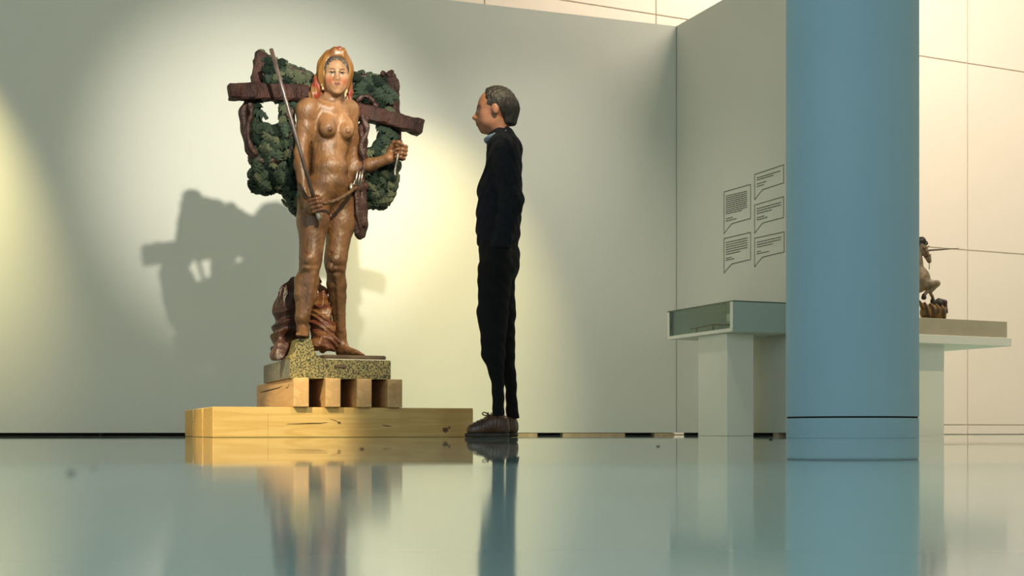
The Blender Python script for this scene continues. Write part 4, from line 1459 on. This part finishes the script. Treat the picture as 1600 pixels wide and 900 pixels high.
# shirt collar showing above the sweater
ringp = [V_(779, 214) + np.array([0.066 * math.cos(t), 0.062 * math.sin(t), 0.020 * math.cos(t)]) for t in np.linspace(0, 2 * math.pi, 28)]
V, Fc = tube_vf(ringp, 0.009, 8, flat=1.6)
build('shirt_collar', V, Fc, M['collar'], visitor, True)

for s in (-1, 1):
    x1, x0_ = (793, 729.5) if s < 0 else (807, 742)
    dy = 0.085 * s
    a, b_ = V_(x0_, 683.6, dy), V_(x1, 683.6, dy)
    a[2] = b_[2] = 0
    L = b_[0] - a[0]

    def sp(t, z, w=0.0):
        return np.array([a[0] + L * t, a[1] + w, z])
    sv = Vol(sp(0, 0, -0.08) - 0.02, sp(1, 0.13, 0.08) + 0.02, 0.0035)
    sv.cap(sp(0.17, 0.038, -0.004), sp(0.34, 0.044), 0.036, 0.040, 0.02)
    sv.cap(sp(0.34, 0.044), sp(0.62, 0.060), 0.040, 0.038, 0.02)
    sv.cap(sp(0.45, 0.058), sp(0.66, 0.085), 0.030, 0.034, 0.03)
    sv.cap(sp(0.86, 0.045), sp(0.84, 0.082), 0.036, 0.034, 0.03)
    sv.cap(sp(0.62, 0.060), sp(0.86, 0.050), 0.036, 0.036, 0.02)
    sv.cap(sp(0.60, 0.078), sp(0.84, 0.078), 0.036, 0.035, 0.02)
    sv.cap(sp(0.74, 0.09), sp(0.76, 0.14), 0.028, 0.030, 0.004, 'carve')
    sv.half(sp(0, 0.022), -EZ)
    sv.ripple(sv.lo, sv.lo + 1, lambda x, y, z: 0.0012 * np.sin(x * 330) * (z > 0.05))
    V, Fq = sv.mesh()
    shoe = build('shoe', V, Fq, M['shoe'], visitor, True)
    so = Vol(sp(0, 0, -0.08) - 0.02, sp(1, 0.06, 0.08) + 0.02, 0.0035)
    so.cap(sp(0.155, 0.012), sp(0.36, 0.012), 0.043, 0.047, 0.01)
    so.cap(sp(0.36, 0.012), sp(0.60, 0.012), 0.047, 0.038, 0.01)
    so.cap(sp(0.60, 0.012), sp(0.85, 0.012), 0.038, 0.041, 0.01)
    so.half(sp(0, 0.024), EZ, 0.004)
    so.half(sp(0, 0.001), -EZ, 0.002)
    V, Fq = so.mesh()
    build('sole', V, Fq, M['sole'], shoe, True)
    for t, z in ((0.42, 0.093), (0.49, 0.104), (0.56, 0.115)):
        V, Fc = tube_vf(spline([sp(t + 0.03, z - 0.022, -0.034), sp(t, z - 0.004, -0.018), sp(t - 0.01, z, 0.0), sp(t, z - 0.004, 0.018), sp(t + 0.03, z - 0.022, 0.034)], 10), 0.003, 6)
        build('lace', V, Fc, M['lace'], shoe, True)
    for q in ([sp(0.53, 0.117), sp(0.44, 0.128, -0.015), sp(0.38, 0.120, -0.025), sp(0.45, 0.112, -0.015), sp(0.53, 0.116)],
              [sp(0.53, 0.117), sp(0.52, 0.126, -0.025), sp(0.49, 0.105, -0.040), sp(0.46, 0.088, -0.042)]):
        V, Fc = tube_vf(spline(q, 14), 0.0032, 6)
        build('bow', V, Fc, M['lace'], shoe, True)

# ------------------------------------------------------------------ low glass display case on its pedestal, by the side partition
C1, C2 = np.array([-0.375, 0.927, 0]), np.array([0.927, 0.375, 0])
K = np.array([1.511, 9.2, 0])
CZ0, CZ1 = CAM_Z + (HORIZON - 517.5) / F_PX * 9.2, CAM_Z + (HORIZON - 471) / F_PX * 9.2
CL, CW, FR = 0.926, 0.50, 0.024


def cbox(a0, a1, b0, b1, z0, z1, bev=0.0):
    c = K + C1 * (a0 + a1) / 2 + C2 * (b0 + b1) / 2 + EZ * (z0 + z1) / 2
    return box_vf(c, C1 * (a1 - a0) / 2, C2 * (b1 - b0) / 2, EZ * (z1 - z0) / 2, bev)


PA, PB, PDA, PDB = 0.14, 0.04, 0.40, 0.214
ped = thing('pedestal', K + C1 * (PA + PDA / 2) + C2 * (PB + PDB / 2), 'narrow white pedestal carrying the low glass display case', 'pedestal')
v, f = cbox(PA, PA + PDA, PB, PB + PDB, 0.0006, CZ0 - 0.001, 0.002)
build('shaft', v, f, M['white_paint'], ped)

case = thing('display_case', K + C1 * CL / 2 + C2 * CW / 2 + EZ * CZ0, 'shallow white display case with a glass side and lid, left of the blue column', 'display case')
v, f = cbox(0, CL, 0, CW, CZ0, CZ0 + FR, 0.0015)
build('bottom_panel', v, f, M['white_paint'], case)
v, f = cbox(-0.0012, 0.020, 0.0, CW, CZ0 - 0.0005, CZ1)
build('front_panel', v, f, M['case_shade'], case)  # front of the white case, its dim cool light painted in
v, f = cbox(-0.001, 0.034, -0.0012, 0.006, CZ0 + FR, CZ1)
build('corner_post', v, f, M['white_paint'], case)
v, f = cbox(CL - 0.030, CL, 0, CW, CZ0 + FR, CZ1)
build('back_panel', v, f, M['case_shade'], case)
v, f = cbox(CL - 0.030, CL + 0.0008, -0.0012, 0.004, CZ0 + FR, CZ1)
build('corner_post', v, f, M['white_paint'], case)
v, f = cbox(0.020, CL - 0.030, CW - 0.02, CW, CZ0 + FR, CZ1)
build('wall_panel', v, f, M['case_shade'], case)  # inner walls toned darker too, setting off the shelf
v, f = cbox(0.0205, CL - 0.0305, 0.005, 0.010, CZ0 + FR + 0.0005, CZ1 - 0.0005)
build('side_pane', v, f, M['glass'], case)
v, f = cbox(CL - 0.052, CL - 0.046, 0.004, 0.012, CZ0 + FR, CZ1)
build('pane_edge', v, f, M['glass_edge'], case)
v, f = cbox(0.001, CL - 0.001, 0.001, CW - 0.001, CZ1 + 0.0002, CZ1 + 0.007)
build('lid', v, f, M['glass'], case)
v, f = cbox(0.000, CL, -0.0010, 0.0008, CZ1 - 0.001, CZ1 + 0.008)
build('lid_edge', v, f, M['glass_edge'], case)
v, f = cbox(-0.001, 0.0008, 0, CW, CZ1 - 0.001, CZ1 + 0.008)
build('lid_edge', v, f, M['glass_edge'], case)
v, f = cbox(0.021, 0.42, CW - 0.30, CW - 0.0205, CZ1 - 0.100, CZ1 - 0.045, 0.002)
build('inner_shelf', v, f, M['white_paint'], case)

ZB = CZ0 + FR
M['iron'] = mat('dark_iron', (0.012, 0.014, 0.013), rough=0.7, spec=0.2)
stand = thing('metal_rail', K + C1 * 0.40 + C2 * 0.15 + EZ * ZB, 'small dark metal rail on short posts lying inside the glass display case', 'rail')


def cp3(a, b_, z):
    return K + C1 * a + C2 * b_ + EZ * z


v, f = tube_vf([cp3(0.72, 0.08, ZB + 0.046), cp3(0.40, 0.08, ZB + 0.052), cp3(0.395, 0.085, ZB + 0.052), cp3(0.30, 0.34, ZB + 0.050)], 0.006, 10)
build('rail', v, f, M['iron'], stand)
for a, b_ in ((0.64, 0.08), (0.40, 0.08), (0.31, 0.32)):
    v, f = tube_vf([cp3(a, b_, ZB + 0.0005), cp3(a, b_, ZB + 0.048)], 0.0055, 8)
    build('post', v, f, M['iron'], stand)
v, f = cbox(0.25, 0.70, 0.04, 0.40, ZB + 0.0004, ZB + 0.006)
build('base_plate', v, f, M['iron'], stand)

# ------------------------------------------------------------------ speech bubbles lettered on the side partition
zx = lambda x, y: (1020 + x * 0.25552, 230 + y * 0.25552)


def on_wall(px, py, off=0.0012):
    s = on_side(px)
    q = CORNER + RW * s + RN * off
    return np.array([q[0], q[1], CAM_Z + (HORIZON - py) / F_PX * q[1]])


def strip(name, pts, widths, parent, closed=False):
    """Raised vinyl line on the wall through wall points, widths upright and along."""
    pts = [np.asarray(p, float) for p in pts]
    V, Fc = [], []
    n = len(pts)
    w = widths
    cen = sum(pts) / n
    inner = []
    for i in range(n):
        a, b_ = pts[i - 1], pts[(i + 1) % n]
        e0 = (pts[i] - a) / np.linalg.norm(pts[i] - a)
        e1 = (b_ - pts[i]) / np.linalg.norm(b_ - pts[i])
        n0, n1 = np.cross(e0, RN), np.cross(e1, RN)
        m = n0 + n1
        m /= max(m @ n0, 0.3)
        if i == 0: sgn = 1.0
        inner.append(m)
    s = 1.0 if (inner[0] @ (cen - pts[0])) > 0 else -1.0
    for i in range(n):
        for d, o in ((0, 0), (w * s, 0), (w * s, 1), (0, 1)):
            V.append(pts[i] + inner[i] * d + RN * 0.0008 * o)
    for i in range(n):
        j = (i + 1) % n
        for k in range(4):
            Fc.append((i * 4 + k, i * 4 + (k + 1) % 4, j * 4 + (k + 1) % 4, j * 4 + k))
    return build(name, V, Fc, M['ink'], parent)


def text_line(name, x0, y0, x1, slope, hgt, parent, r):
    """A printed line too small to read: one thin raised strip whose height rises and falls like words."""
    xs, t = [x0], x0
    while t < x1:
        wlen = r.uniform(8, 22)
        xs += [min(t + wlen, x1), min(t + wlen + 2.2, x1)]
        t += wlen + 2.2
    V, Fc = [], []
    m = 0
    for i in range(len(xs) - 1):
        word = i % 2 == 0
        hh = hgt if word else hgt * 0.12
        for x in (xs[i], xs[i + 1]):
            px, py = zx(x, y0 + slope * (x - x0))
            q = on_wall(px, py)
            for o in (0, 1):
                V += [q - EZ * hh / 2 + RN * 0.0006 * o, q + EZ * hh / 2 + RN * 0.0006 * o]
        Fc += [(m + 2, m + 3, m + 7, m + 6), (m + 1, m + 5, m + 7, m + 3), (m, m + 2, m + 6, m + 4)]
        if i: Fc.append((m - 2, m - 1, m + 3, m + 2))
        m += 8
    return build(name, V, Fc, M['ink'], parent)


bub = [([(435, 272), (600, 225), (600, 437), (483, 470), (435, 532)], 'tall speech bubble on the side wall with ten printed lines, upper left of five',
        [(447, 300, 578, 13 * 0.93, 10), (447, 438, 490, 12, 1), (447, 452, 515, 12, 1)], -0.235),
       ([(622, 165), (802, 105), (802, 220), (672, 262), (622, 325)], 'speech bubble with only two long text lines, topmost beside the blue column',
        [(637, 188, 780, 13, 2), (637, 226, 696, 12, 1), (637, 241, 680, 12, 1)], -0.30),
       ([(622, 352), (802, 300), (802, 432), (672, 466), (622, 530)], 'middle speech bubble of the right column of three, beside the blue column',
        [(637, 377, 785, 15, 3), (637, 432, 684, 12, 1), (637, 445, 702, 12, 1)], -0.27),
       ([(435, 557), (600, 518), (600, 688), (483, 716), (435, 773)], 'lower left speech bubble, below the tall one, with six printed lines',
        [(447, 584, 580, 14.5, 6), (447, 680, 482, 12, 1), (447, 692, 498, 12, 1)], -0.225),
       ([(622, 555), (805, 515), (805, 643), (672, 674), (622, 735)], 'lowest speech bubble of the right column, above the display case',
        [(637, 582, 785, 15, 3), (637, 640, 662, 12, 1), (637, 653, 714, 12, 1)], -0.225)]
rt = random.Random(3)
for pts, lab, lines, sl in bub:
    W_ = [on_wall(*zx(*p)) for p in pts]
    t = thing('speech_bubble', W_[4], lab, 'wall text', 'speech bubbles on the side wall')
    strip('outline', W_, 0.0055, t)
    for x, y, xe, dy, cnt in lines:
        for i in range(cnt):
            e = xe if i < cnt - 1 or cnt == 1 else x + (xe - x) * rt.uniform(0.6, 0.95)
            text_line('text_line', x, y + i * dy, e, sl, 0.0065, t, rt)

# ------------------------------------------------------------------ table with the small horse sculpture, behind the column
K2 = P(1581, 674.5, 9.5) * [1, 1, 0]
TZ0, TZ1, TZ2 = CAM_Z + (HORIZON - 541) / F_PX * 9.5, CAM_Z + (HORIZON - 528) / F_PX * 9.5, CAM_Z + (HORIZON - 502.5) / F_PX * 9.5


def tbox(s0, s1, t0, t1, z0, z1, bev=0.0):
    c = K2 - W1 * (s0 + s1) / 2 + W2 * (t0 + t1) / 2 + EZ * (z0 + z1) / 2
    return box_vf(c, W1 * (s1 - s0) / 2, W2 * (t1 - t0) / 2, EZ * (z1 - z0) / 2, bev)


M['plinth_beige'] = mat('beige_plinth_paint', (0.42, 0.37, 0.26), (0.38, 0.33, 0.23), rough=0.6, scale=6)
tab = thing('display_table', K2 - W1 * 0.7 + W2 * 0.35, 'white display table with overhanging top half hidden behind the blue column', 'table')
v, f = tbox(0, 1.12, 0, 0.70, TZ0, TZ1, 0.002)
build('table_top', v, f, M['white_paint'], tab)
v, f = tbox(0.514, 1.0, 0.12, 0.56, 0.0006, TZ0)
build('pedestal', v, f, M['white_paint'], tab)
blk = thing('plinth_block', K2 - W1 * 0.7 + W2 * 0.35 + EZ * TZ1, 'flat beige plinth block lying on the white table under the horse', 'plinth')
v, f = tbox(0.028, 1.10, 0.015, 0.66, TZ1 + 0.0005, TZ2, 0.002)
build('slab', v, f, M['plinth_beige'], blk)

M['horse'] = mat('grey_dun_painted_horse', (0.27, 0.20, 0.12), (0.13, 0.09, 0.05), rough=0.5, scale=22, bump=0.4, bscale=60)
M['mane'] = mat('black_mane', (0.02, 0.014, 0.01), rough=0.6)
M['bridle'] = mat('brown_bridle', (0.13, 0.05, 0.025), rough=0.5)
M['robe'] = mat('gold_and_brown_robe', (0.22, 0.12, 0.02), (0.07, 0.035, 0.012), rough=0.45, scale=20, stretch=(2, 2, 0.5), bump=0.5, bscale=40, lo=0.45, hi=0.55)
HY = 9.50


def Hp(px, py, dy=0.0):
    return P(px, py, HY + dy)


horse = thing('horse_sculpture', Hp(1440, 497) * [1, 1, 0] + EZ * (TZ2 + 0.0015), 'small painted rearing horse above a fallen robed figure, peeking out behind the blue column', 'sculpture')
hz = Vol(Hp(1350, 500, 0) + [0, -0.25, -0.02], Hp(1475, 365, 0) + [0.05, 0.25, 0.05], 0.0045)
HA_ = np.array([[1, 0, 0], [0, 1, 0], [0, 0, 1.0]])
# trunk, rump, chest, neck
hz.cap(Hp(1433, 440), Hp(1392, 466), 0.078, 0.068, 0.03)
hz.ell(Hp(1388, 468), [0.085, 0.072, 0.075], None, 0.03)
hz.ell(Hp(1439, 436), [0.062, 0.068, 0.080], None, 0.03)
hz.chain([Hp(1433, 428), Hp(1432, 410), Hp(1434, 390)], [0.050, 0.037, 0.032], 0.03)
# head bent down towards the chest
hz.cap(Hp(1436, 383), Hp(1443, 391), 0.030, 0.032, 0.012)
hz.cap(Hp(1443, 391), Hp(1450, 402), 0.030, 0.019, 0.008)
hz.cap(Hp(1450, 402), Hp(1452, 408), 0.021, 0.016, 0.006)
for s in (-1, 1):
    hz.cap(Hp(1446, 383, 0.02 * s), Hp(1447.5, 378, 0.026 * s), 0.008, 0.003, 0.006)
    hz.ell(Hp(1450, 392, 0.024 * s), [0.008, 0.008, 0.008], None, 0.004)
    # forelegs, folded
    hz.cap(Hp(1443, 444, 0.045 * s), Hp(1461 - 3 * s, 443, 0.05 * s), 0.036, 0.022, 0.02)
    hz.cap(Hp(1461 - 3 * s, 443, 0.05 * s), Hp(1452 - 3 * s, 455, 0.05 * s), 0.022, 0.013, 0.01)
    # hind legs: thigh, hock pointing back, shank
    hz.cap(Hp(1388, 470, 0.05 * s), Hp(1396, 482, 0.055 * s), 0.055, 0.032, 0.02)
    hz.cap(Hp(1396, 482, 0.055 * s), Hp(1384, 487, 0.055 * s), 0.028, 0.018, 0.01)
    hz.cap(Hp(1384, 487, 0.055 * s), Hp(1388, 498, 0.055 * s), 0.016, 0.016, 0.008)
hz.cap(Hp(1449, 455, -0.05), Hp(1444, 461, -0.05), 0.013, 0.013, 0.008)
hz.cap(Hp(1452, 454, 0.05), Hp(1457, 464, 0.05), 0.013, 0.012, 0.008)
hz.half([0, 0, TZ2 + 0.0015], -EZ)
V, Fq = hz.mesh()
build('horse', V, Fq, M['horse'], horse, True)
for px, py, dy in ((1443.5, 463, -0.05), (1457.5, 469, 0.05)):
    kv = Vol(Hp(px, py, dy) - 0.05, Hp(px, py, dy) + 0.05, 0.004)
    kv.cap(Hp(px, py - 1.5, dy), Hp(px, py + 1.5, dy), 0.014, 0.019, 0)
    V, Fq = kv.mesh()
    build('hoof', V, Fq, M['mane'], horse, True)
mv = Vol(Hp(1425, 420, 0) + [0, -0.08, 0], Hp(1452, 368, 0) + [0, 0.08, 0.02], 0.004)
mv.chain([Hp(1446, 380), Hp(1440, 377), Hp(1433, 386), Hp(1430, 404)], [0.016, 0.028, 0.026, 0.018], 0.01)
mv.ripple(mv.lo, mv.lo + 1, lambda x, y, z: 0.004 * np.sin(y * 220 + x * 90))
V, Fq = mv.mesh()
build('mane', V, Fq, M['mane'], horse, True)
tv = Vol(Hp(1350, 500, 0) + [0, -0.08, -0.02], Hp(1392, 450, 0) + [0, 0.08, 0.02], 0.005)
tv.chain([Hp(1380, 462), Hp(1370, 470), Hp(1368, 486), Hp(1371, 495)], [0.018, 0.024, 0.026, 0.012], 0.01)
V, Fq = tv.mesh()
build('tail', V, Fq, M['mane'], horse, True)


def ringband(name, c, t, r, m, rr=0.004):
    t = np.asarray(t, float) / np.linalg.norm(t)
    a = np.cross(t, [0, 1, 0])
    a /= np.linalg.norm(a)
    b_ = np.cross(t, a)
    V, Fc = tube_vf([c + a * r * math.cos(x) + b_ * r * math.sin(x) for x in np.linspace(0, 2 * math.pi, 22)], rr, 7)
    return build(name, V, Fc, m, horse, True)


ringband('noseband', Hp(1449.5, 400), Hp(1451, 403) - Hp(1445, 390), 0.024, M['bridle'])
ringband('browband', Hp(1444, 388), Hp(1451, 403) - Hp(1445, 390), 0.036, M['bridle'])
V, Fc = tube_vf([Hp(1443, 386, -0.034), Hp(1447, 394, -0.031), Hp(1449.5, 401, -0.024)], 0.004, 7)
build('cheek_strap', V, Fc, M['bridle'], horse, True)
V, Fc = tube_vf([Hp(1452, 405, -0.018), Hp(1452, 412, -0.018), Hp(1452, 421, -0.016)], 0.0028, 7)
build('rein', V, Fc, M['bridle'], horse, True)
V, Fc = tube_vf([Hp(1447, 391.5, 0), Hp(1470, 390, 0), Hp(1498, 388, 0)], [0.006, 0.005, 0.0022], 8)
build('horn', V, Fc, M['bark'], horse, True)
fv = Vol(Hp(1425, 502, 0) + [0, -0.2, -0.01], Hp(1490, 455, 0) + [0, 0.2, 0.02], 0.0045)
fv.chain([Hp(1446, 489, -0.02), Hp(1458, 487, -0.02), Hp(1470, 486, -0.02)], [0.038, 0.050, 0.042], 0.03)
fv.chain([Hp(1444, 492, -0.03), Hp(1460, 493, -0.03), Hp(1473, 492, -0.03)], [0.030, 0.036, 0.03], 0.02)
fv.cap(Hp(1450, 480, -0.02), Hp(1436, 473, -0.03), 0.020, 0.014, 0.02)
fv.cap(Hp(1446, 484, -0.03), Hp(1440, 478, -0.06), 0.020, 0.018, 0.02)
fv.ripple(fv.lo, fv.lo + 1, lambda x, y, z: 0.006 * np.sin(x * 170 + z * 40))
fv.half([0, 0, TZ2 + 0.003], -EZ)
V, Fq = fv.mesh()
build('robed_figure', V, Fq, M['robe'], horse, True)
fv = Vol(Hp(1425, 502, 0) + [0, -0.2, -0.01], Hp(1490, 455, 0) + [0, 0.2, 0.02], 0.0045)
fv.ell(Hp(1467, 474, -0.02), [0.030, 0.032, 0.026], None, 0)
fv.cap(Hp(1467, 470, -0.02), Hp(1460, 475, -0.03), 0.020, 0.016, 0.01)
fv.cap(Hp(1462, 479, -0.03), Hp(1468, 482, -0.03), 0.018, 0.016, 0.01)
V, Fq = fv.mesh()
build('fallen_head', V, Fq, M['mane'], horse, True)
fv = Vol(Hp(1425, 502, 0) + [0, -0.2, -0.01], Hp(1490, 455, 0) + [0, 0.2, 0.02], 0.0045)
fv.chain([Hp(1470, 469, 0.0), Hp(1476, 472, 0.0), Hp(1477, 484, 0.0), Hp(1474.5, 496, 0.0)], [0.012, 0.017, 0.016, 0.014], 0.01)
fv.half([0, 0, TZ2 + 0.0015], -EZ)
V, Fq = fv.mesh()
build('backing_board', V, Fq, M['drape_brown'], horse, True)

# ------------------------------------------------------------------ crumbs lying on the floor
crumbs = [(110, 740, 0.0017, 'larger dark crumb on the near floor at far left'), (146, 732, 0.0010, 'small crumb just right of and behind the larger left crumb'),
          (565, 702, 0.0022, 'crumb on the floor in front of the long pine beam\'s reflection'), (1028, 698, 0.0022, 'crumb on the floor in front of the display case'),
          (1204, 687, 0.0045, 'crumb on the floor by the foot of the blue column')]
for px, py, r, lab in crumbs:
    Yc = CAM_Z * F_PX / (py - HORIZON)
    c = np.array([(px - 800) / F_PX * Yc, Yc, r * 0.5])
    cv = Vol(c - 3.2 * r, c + 3.2 * r, r / 4)
    cv.ell(c, [r * 1.5, r, r * 0.6], None, 0)
    cv.ell(c + [r * 0.9, 0, r * 0.1], [r, r * 0.8, r * 0.5], None, r * 0.3)
    cv.half([0, 0, 0.0001], -EZ)
    V, Fq = cv.mesh(0)
    o = build('crumb', V, Fq, M['dark'], None, True, None, c)
    tag(o, lab, 'crumb', 'crumbs on the floor')
